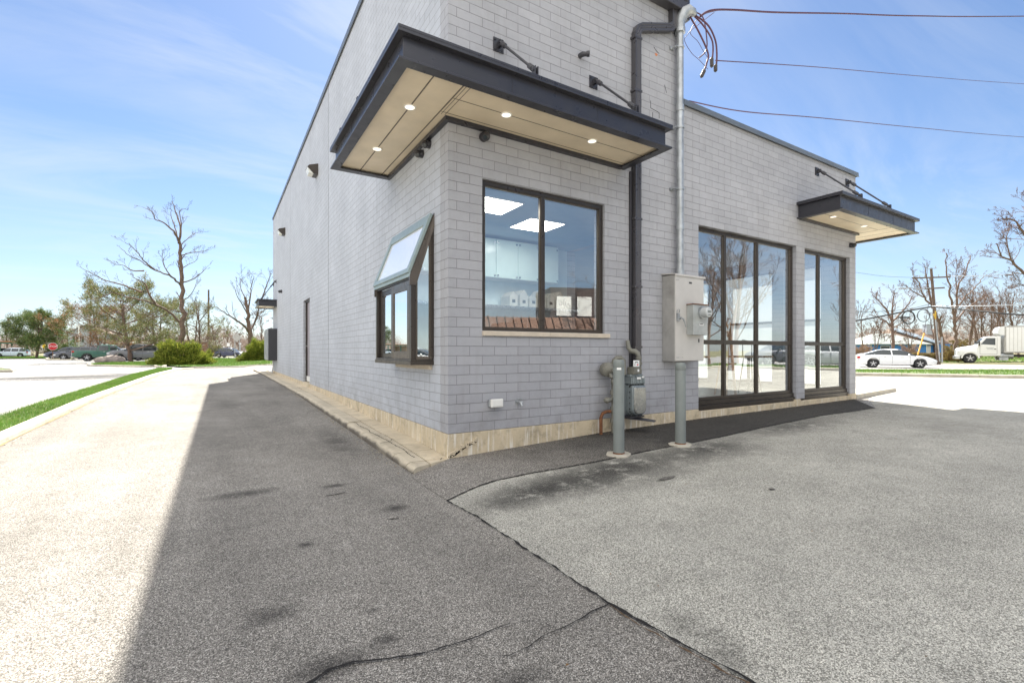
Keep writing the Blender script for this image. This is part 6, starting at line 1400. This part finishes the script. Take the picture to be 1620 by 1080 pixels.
f = MB(); f.tube([at(1471,455,44.8), at(1455,458,44), at(1440,455,43), at(1428,455.5,42)], .04, 6); lm = f.build('lamp_arm', M['galv'], o); f = MB(); f.obox(at(1429,456,42), rv*.35, (0,.12,0), (0,0,.06)); f.build('lamp_head', M['galv'], lm, bevel=.03)
f = MB(); gw0, gw1 = at(1452, 561, 43), at(1462, 527, 43.6); f.tube([gw0, gw1], .055, 8)
single(f, 'guy_guard', pm('yellow_plastic', (.75,.38,.03), .5), 'slanting yellow orange guy wire guard left of the utility pole', 'guy wire guard', gw0)
cable('guy_wire', 'thin guy wire running down from the utility pole to the yellow guard', [gw1, at(1472,460,44.8)], .02)
black_w = pm('dark_line_rubber', (.03,.03,.03), .6)
J = at(1474, 485, 44.7)
ln_ = lambda l: [at(x, y, d) for x, y, d in l]
cable('street_cable', 'thick dark communication line sagging left from the utility pole', ln_([(1474,485,44.7),(1440,491,43),(1400,499,42),(1355,507,41),(1290,515,41)]), .065, 'cables strung on the utility pole', black_w)
cable('street_cable', 'thick dark communication line leading right from the utility pole', ln_([(1474,485,44.7),(1520,489,42),(1560,493,40),(1620,498,38),(1800,505,34)]), .065, 'cables strung on the utility pole', black_w)
cable('street_cable', 'thin pale line right of the pole above the dark one', ln_([(1474,484,44.7),(1540,484,41),(1620,482,38),(1800,476,34)]), .03, 'cables strung on the utility pole', M['galv'])
cable('street_cable', 'uppermost thin line leading right from the crossarm', ln_([(1500,437,44.8),(1560,436,42),(1620,432,40),(1800,420,34)]), .02, 'cables strung on the utility pole', M['galv'])
cable('street_cable', 'thin line leading left from the pole above the thick one', ln_([(1474,480,44.7),(1430,490,43),(1355,494,41),(1290,498,41)]), .02, 'cables strung on the utility pole', black_w)
cable('street_cable', 'upper thin line leading left from the crossarm', ln_([(1445,439,44.8),(1400,437,43),(1355,431,42),(1290,422,41)]), .012, 'cables strung on the utility pole', black_w)
for (x, y, r, lab) in ((1437,502,.58,'dark slack cable loop hanging left, the heavier one'),(1461,499,.56,'thinner slack cable loop next to the pole')):
    c_ = at(x, y, 43.6); f = MB(); f.tube([c_+rv*r*math.cos(t)+Vector((0,0,r*math.sin(t))) for t in [2*math.pi*k/24 for k in range(25)]], .06 if x < 1450 else .035, 6)
    if x < 1450: f.tube([c_-rv*.9, c_+rv*.1], .075, 6)
    single(f, 'cable_loop', black_w, lab, 'cable loop', c_)
# left poles and signs
o, b = pole_thing('utility_pole', 'bare wooden pole at the far road left of the dark SUV', 'utility pole', 330, 78, 11.2, .17)
o, b = pole_thing('utility_pole', 'thin distant pole above the orange pine', 'utility pole', 142.5, 110, 12.6, .14); f = MB(); p = b+Vector((0,0,12.1)); f.obox(p, rv*.8, (0,.05,0), (0,0,.07)); f.build('crossarm', M['pole'], o)
o, b = pole_thing('light_pole', 'white square lot light pole in front of the grey house', 'light pole', 125, 88, 6.2, .13, mat='whitep')
b = G(83.5, 567.5); b = GD(83.5, 62); o = thing('stop_sign', 'red octagonal stop sign on a thin post by the parked cars', 'stop sign', b)
f = MB(); f.tube([b, b+Vector((0,0,2.25))], .035, 6); f.build('post', M['rust'], o)
view = (Vector((CAM[0],CAM[1],0))-Vector((b.x,b.y,0))).normalized(); side = Vector((-view.y, view.x, 0)); ctr = at(83.5, 548, 62)
Rr = .50
def octa(r, off): return [ctr+view*off+(side*math.cos(R(22.5+45*k))+Vector((0,0,math.sin(R(22.5+45*k)))))*r for k in range(8)]
f = MB(); f.prism(octa(Rr, .05), view*.01); sg = f.build('sign_rim', M['whitep'], o)
f = MB(); f.prism(octa(Rr*.93, .062), view*.004); f.build('sign_face', pm('sign_red', (.55,.01,.015), .4, 0, .02), o)
rotz = math.atan2(view.y, view.x)+R(90)
text_mesh('STOP', 'lettering', M['whitep'], o, ctr+view*.07, (R(90),0,rotz), .40)
def back_sign(lab, px, py, d, w, shape, posts, mat='galv', hgt=None):
    b = GD(px, d); c_ = at(px, py, d); o = thing('road_sign', lab, 'road sign', b); f = MB(); n = -Vector((fx,fy,0))
    for dx_ in posts: f.tube([b+rv*dx_, Vector((b.x,b.y,c_.z+w*.5))+rv*dx_], .045, 6)
    f.build('post', M['galv'], o); f = MB(); P = ([c_+rv*w, c_+Vector((0,0,w)), c_-rv*w, c_-Vector((0,0,w))] if shape == 'd' else [c_-rv*w+Vector((0,0,-(hgt or w))), c_+rv*w+Vector((0,0,-(hgt or w))), c_+rv*w+Vector((0,0,hgt or w)), c_-rv*w+Vector((0,0,hgt or w))])
    f.prism([p+n*.06 for p in P], n*.01); f.build('panel', M[mat], o); return o
back_sign('grey back of a large diamond road sign on two posts above the SUV', 375.3, 534, 76, .72, 'd', (-.38,.38), 'cabside')
back_sign('small white sign left of the diamond sign', 361.5, 545, 84, .24, 's', (0,), 'whitep', .3)
back_sign('small pale sign right of the diamond sign', 380, 543.5, 82, .22, 's', (0,), 'whitep', .16)
b = GD(71.5, 80); o = thing('yellow_sign', 'yellow arrow sign right of the dense pine', 'road sign', b); c_ = at(71.5, 547.5, 80); f = MB(); f.tube([b, c_], .05, 6); f.build('post', M['galv'], o)
f = MB(); n = -Vector((fx,fy,0)); P = [(-.55,.0),(0,.45),(0,.2),(.35,.2),(.35,-.2),(0,-.2),(0,-.5)]; f.prism([c_+rv*x+Vector((0,0,z_))+n*.06 for x, z_ in P], n*.01); f.build('panel', pm('sign_yellow', (.8,.5,.02), .5), o)
# ---------------------------------------------------------------- far buildings
def hip_roof(mb, x0, y0, x1, y1, z0, z1, ov=.5, ridge=.3):
    x0 -= ov; x1 += ov; y0 -= ov; y1 += ov; cy = (y0+y1)/2; rxx = (x1-x0)*ridge
    mb.add([(x0,y0,z0),(x1,y0,z0),(x1,y1,z0),(x0,y1,z0),(x0+rxx,cy,z1),(x1-rxx,cy,z1),(x0,y0,z0-.15),(x1,y0,z0-.15),(x1,y1,z0-.15),(x0,y1,z0-.15)],
           [(0,1,5,4),(1,2,5),(2,3,4,5),(3,0,4),(6,7,1,0),(7,8,2,1),(8,9,3,2),(9,6,0,3),(9,8,7,6)])
def win(o, x0, x1, z0, z1, y, name='window', shut=None):
    f = MB(); f.box(x0-.08,y-.04,z0-.08,x1+.08,y-.005,z1+.08); w = f.build(name, M['white'], o, world=False); g = MB(); g.box(x0,y-.05,z0,x1,y-.042,z1); g.build('pane', M['carglass'], w, world=False)
    if shut:
        for xx in (x0-.55, x1+.12): g = MB(); g.box(xx,y-.06,z0-.05,xx+.42,y-.005,z1+.05); g.build('shutter', shut, w, world=False)
def house_blue():
    o = thing('blue_house', 'low blue house with pale and brown hipped roofs across the road', 'house', GD(1418, 98)+Vector((0,0,.3)), RA)
    blue = pm('bright_blue_siding', (.055,.22,.55), .7, 0, .06, 2); rl = pm('pale_shingles', (.32,.35,.335), .85, 0, .12, 3); rb = pm('brown_shingles', (.22,.16,.12), .9, 0, .2, 3)
    f = MB(); f.box(-5.3,0,0,6.3,9,2.42); f.box(6.3,2.5,0,10,9,2.42); f.box(10,1.2,0,16.5,9,2.42); f.build('wall', blue, o, world=False)
    f = MB(); hip_roof(f, -5.3,0,6.3,9,2.44,4.75,.6,.36); f.build('front_roof', rl, o, world=False)
    f = MB(); hip_roof(f, 2.6,2.4,16.5,13,2.41,5.9,.5,.16); r2 = f.build('main_roof', rb, o, world=False)
    f = MB(); f.add([(9.4,1.5,2.75),(11.4,1.5,2.75),(6.1,7.0,5.95),(4.2,7.0,5.95),(9.4,1.5,2.55),(11.4,1.5,2.55),(6.1,7.0,5.75),(4.2,7.0,5.75)], [(0,1,2,3),(7,6,5,4),(0,4,5,1),(1,5,6,2),(2,6,7,3),(3,7,4,0)]); f.build('pale_roof_slope', pm('bluish_shingles', (.26,.32,.38), .8), r2, world=False)
    f = MB(); f.box(11.1,5.5,4.2,12.4,6.6,6.7); f.box(11.0,5.4,6.7,12.5,6.7,6.85); f.build('chimney', pm('chimney_paint', (.48,.53,.58), .8), r2, world=False)
    win(o, -3.2,-1.4,.8,2.0,0); win(o, 2.4,3.6,.8,2.0,0); win(o, 6.8,7.6,.9,2.0,2.5); win(o, 12.3,13.8,.9,2.0,1.2)
    f = MB(); f.box(8.3,2.44,0,9.3,2.495,2.05); dd = f.build('door', M['white'], o, world=False); f = MB(); f.cyl((9.2,2.43,1),(9.2,2.38,1),.04,8); f.build('door_handle', M['chrome'], dd, world=False)
    f = MB(); f.box(-5.4,-.06,2.28,6.4,-.005,2.42)
    for x in (-5.3, 6.2): f.box(x-.02,-.05,0,x+.12,-.004,2.28)
    f.build('corner_trim', M['white'], o, world=False)
house_blue()
def house_grey():
    o = thing('grey_house', 'two storey grey clapboard house with green shutters far behind the lot', 'house', GD(128, 110), RA+R(28)); sd = pm('grey_clapboard', (.38,.42,.44), .8, 0, .05, 2); gs = pm('green_shutter', (.03,.10,.07), .6)
    f = MB(); f.box(-2.3,0,0,4.6,8,5.4); f.add([(-2.3,0,5.4),(4.6,0,5.4),(4.6,8,5.4),(-2.3,8,5.4),(1.15,0,7.3),(1.15,8,7.3)], [(0,1,4),(3,5,2)]); f.build('wall', sd, o, world=False)
    f = MB(); f.add([(-2.7,-.3,5.2),(-2.7,8.3,5.2),(1.15,8.3,7.45),(1.15,-.3,7.45),(5,-.3,5.2),(5,8.3,5.2)], [(0,3,2,1),(3,4,5,2)]); f.build('roof', pm('brown_shingles', (.24,.18,.14), .9), o, world=False)
    for x in (-.9, 2.2): win(o, x, x+.9, 3.2, 4.5, 0, shut=gs); win(o, x, x+.9, .8, 2.0, 0, shut=gs)
    f = MB(); f.box(-2.45,-.1,0,-2.3,.0,5.3); f.build('downspout', M['rust'], o, world=False)
    f = MB(); f.box(-2.3,-1.2,.9,4.6,-1.1,1.0); f.box(-2.3,-1.2,.3,4.6,-1.1,.38)
    for i in range(16): f.box(-2.3+i*.45,-1.2,0,-2.25+i*.45,-1.12,.95)
    f.build('porch_rail', M['white'], o, world=False)
house_grey()
def shop_brick():
    o = thing('brick_shop', 'low brown brick shop behind the pines with pale sign lettering', 'building', GD(228, 100), RA+R(22)); br = pm('brown_brick', (.22,.11,.08), .9, 0, .15, 3)
    f = MB(); f.box(-6,0,0,9.5,8,3.1); f.build('wall', br, o, world=False); f = MB(); f.box(-6.3,-.6,2.6,9.8,8.3,3.4); f.build('fascia', pm('tan_fascia', (.30,.20,.14), .8), o, world=False)
    f = MB(); rr = random.Random(5); x = -4
    while x < 3.5: w = rr.uniform(.15,.4); f.box(x,-.66,2.82,x+w,-.61,2.82+rr.uniform(.2,.34)); x += w+rr.choice((.08,.08,.08,.3))
    f.build('sign_lettering', M['whitep'], o, world=False)
    for x in (-5,-2.5,0,2.5): win(o, x, x+1.8, .6, 2.3, 0)
shop_brick()
def carport():
    o = thing('green_carport', 'green canopied building with an orange fascia at the left edge', 'building', GD(4, 88), RA+R(30)); gr = pm('dark_green_paint', (.06,.14,.10), .6)
    f = MB(); f.box(-8,0,2.55,3.4,6,2.8); f.build('roof', gr, o, world=False); f = MB(); f.box(-8.05,-.05,2.8,3.45,6.05,2.92); f.build('fascia', pm('orange_fascia', (.5,.16,.05), .6), o, world=False)
    for x in (-7.6,-4.2,-.6,3.1):
        for y in (.2,5.7): f = MB(); f.box(x,y,0,x+.25,y+.2,2.55); f.build('post', gr, o, world=False)
    f = MB(); f.box(-8,4.8,0,-3,6,2.5); f.build('wall', pm('tan_render', (.4,.3,.22), .9), o, world=False)
carport()
o = thing('brick_wall', 'low brown brick wall with a pale cap behind the wooden pole', 'wall', GD(335, 92), RA); f = MB(); f.box(-3.0,0,0,-.6,.4,2.9); f.build('wall', pm('brown_brick', (.22,.11,.08), .9), o, world=False); f = MB(); f.box(-3.2,-.1,2.9,-.4,.5,3.02); f.build('cap', M['cabside'], o, world=False)
hedge('low yellowish hedge on the far road right of the wooden pole', 334, 347, 90, 2.0, .6, 2500, 9)
juniper('round_shrub', 'pale bare shrub beside the green carport', 28, 86, 2.2, 1.6, 2.3, 6000, 45, mat=leafmat('pale_twigs', [(.25,.19,.15),(.34,.27,.22)]))
# distant woodland, seen only as a brown band
def woodland(lab, pts, h, n, seed):
    g = np.random.default_rng(seed); P = np.array([tuple(p) for p in pts]); seg = g.integers(0, len(P)-1, n); t = g.uniform(0,1,n)[:,None]
    c = P[seg]*(1-t)+P[seg+1]*t; c[:,:2] += g.normal(0,3,(n,2)); bump_ = 1+.25*np.sin(c[:,0]*.35+seed)+.2*np.sin(c[:,1]*.5); hh = h*bump_
    c[:,2] = -.2+hh*g.uniform(0,1,n)**.8; dv = g.normal(0,.5,(n,3))+np.array([0,0,.9]); dv /= np.linalg.norm(dv,axis=1)[:,None]; s = np.cross(dv,g.normal(0,1,(n,3))); s /= np.linalg.norm(s,axis=1)[:,None]
    V = np.stack([c-s*.05,c+s*.05,c+dv*1.3],1).reshape(-1,3); me = mesh_np('woodland', V, 3, leafmat('distant_twigs', [(.24,.17,.14),(.32,.24,.20),(.38,.30,.25)])); o = bpy.data.objects.new('woodland', me); S.collection.objects.link(o); tag(o, lab, 'woodland', None, 'stuff')
woodland('brown band of far leafless woodland on the left', [GD(x, 165) for x in (-60,60,180,300,380,460)], 6.5, 26000, 2)
woodland('brown band of far leafless woodland on the right', [GD(x, 135) for x in (1300,1400,1500,1600,1700)], 6.0, 14000, 3)
# ---------------------------------------------------------------- across the lot (seen mirrored in the glass)
def restaurant():
    o = thing('restaurant', 'brown restaurant with ribbed mansard roof and orange brick across the lot', 'building', (15.5,-25,gz(9,-27)), R(18)); br = pm('orange_brick', (.50,.17,.07), .9, 0, .15, 3); mn = pm('brown_metal_roof', (.15,.075,.045), .5, .2, .1, 2)
    f = MB(); f.box(-11,-8,0,12,0,3.1); f.build('wall', pm('dark_brown_brick', (.16,.085,.055), .9), o, world=False)
    f = MB(); f.add([(-11.6,.7,2.4),(12.6,.7,2.4),(12.0,-.2,3.5),(-11,-.2,3.5),(-11.6,.7,2.3),(12.6,.7,2.3)], [(0,3,2,1),(0,1,5,4)]); f.box(-11,-8,3.1,12,-.2,3.5)
    for i in range(40): x = -11.4+i*.61; f.prism([(x,.74,2.4),(x+.05,.74,2.4),(x+.05,-.16,3.55),(x,-.16,3.55)], (0,.05,.03))
    f.build('mansard_roof', mn, o, world=False)
    f = MB(); f.box(4,-5,3.5,14,-1,5.9); tw_ = f.build('tower', pm('dark_brown_cladding', (.07,.05,.045), .5), o, world=False)
    f = MB(); f.box(9.2,-1.0,3.55,9.7,-.85,5.8); f.box(10.5,-1.0,5.1,14.1,-.85,5.95); f.build('orange_trim', br, tw_, world=False)
    for x in (4.5,6.2,10.6): f = MB(); f.box(x,-1.0,3.7,x+1.2,-.93,5.2); f.build('window', M['white'], tw_, world=False)
    for x in (-9,-6,-3,0,5,8): f = MB(); f.box(x,.01,.9,x+2.2,.05,2.2); w = f.build('window', M['bronze'], o, world=False); f = MB(); f.box(x+.08,.055,1,x+2.12,.06,2.1); f.build('pane', M['carglass'], w, world=False)
restaurant()
for i, (x, y, H, sd_) in enumerate(((19.5,-9.5,9.5,201),(27,-7.0,10,202),(24.5,-14.5,10,203),(30,-16,12,204),(36,-10,11,205),(23,-20,12,206))):
    rr = random.Random(sd_); base = Vector((x,y,gz(x,y))); T = MB(); K = MB()
    Q = polylimb(T, (K,.02), [base, base+Vector((.1,0,H*.15)), base+Vector((.2,.2,H*.35)), base+Vector((.1,.5,H*.6))], .017*H, .05, rr, 12, H*.42, 3, .6, .25, None, .007, .25, (4,6), 8)
    finish_tree('bare_tree', ('spreading bare tree mirrored largest in the storefront','bare tree mirrored in the right bays','bare tree mirrored in the left bay','tall bare tree far across the street','bare tree at the street corner','tall bare tree behind the restaurant lot')[i], base, T, K, 'bare trees across the street, seen in the glass')
car('sedan', 'silver car across the street seen mirrored in the right bays', 'car', (30,-9.5,gz(30,-9)), R(60), silver_p, SED)
car('sedan', 'white car across the lot mirrored in the serving window side', 'car', (-3,-24,gz(-3,-24)), R(10), white_p, SED)

# parts that come in several pieces: one object per piece
def split_loose(o):
    bm = bmesh.new(); bm.from_mesh(o.data); bm.verts.ensure_lookup_table(); seen = set(); isl = []
    for v in bm.verts:
        if v.index in seen: continue
        st = [v]; comp = set()
        while st:
            q = st.pop()
            if q.index in comp: continue
            comp.add(q.index); st += [e.other_vert(q) for e in q.link_edges if e.other_vert(q).index not in comp]
        seen |= comp; isl.append(comp)
    bm.free()
    if len(isl) < 2: return
    me = o.data; co = [tuple(v.co) for v in me.vertices]; mat = me.materials[0]; out = []
    for comp in isl:
        ids = sorted(comp); mp_ = {a: i for i, a in enumerate(ids)}; fs = [[mp_[i] for i in p.vertices] for p in me.polygons if p.vertices[0] in comp]
        m2 = bpy.data.meshes.new(o.name.split('.')[0]); m2.from_pydata([co[i] for i in ids], [], fs); m2.materials.append(mat); m2.update(); out.append(m2)
    o.data = out[0]
    for m2 in out[1:]:
        c = o.copy(); c.data = m2; S.collection.objects.link(c)
for o in [q for q in S.collection.objects if q.parent and q.type == 'MESH' and q.name.split('.')[0] in ('side_pane','side_cheek','coupling','control_joint','partition','downspout_strap','peeled_paint','wall_crack','rear_wall','screw','flange_bolt','regulator_bolt','insulator','post','leg','label_sticker','wall_angle','door_seam','fascia_joint')]:
    if o.name.startswith('post') and o.parent.name.startswith('bollard'): continue
    split_loose(o)
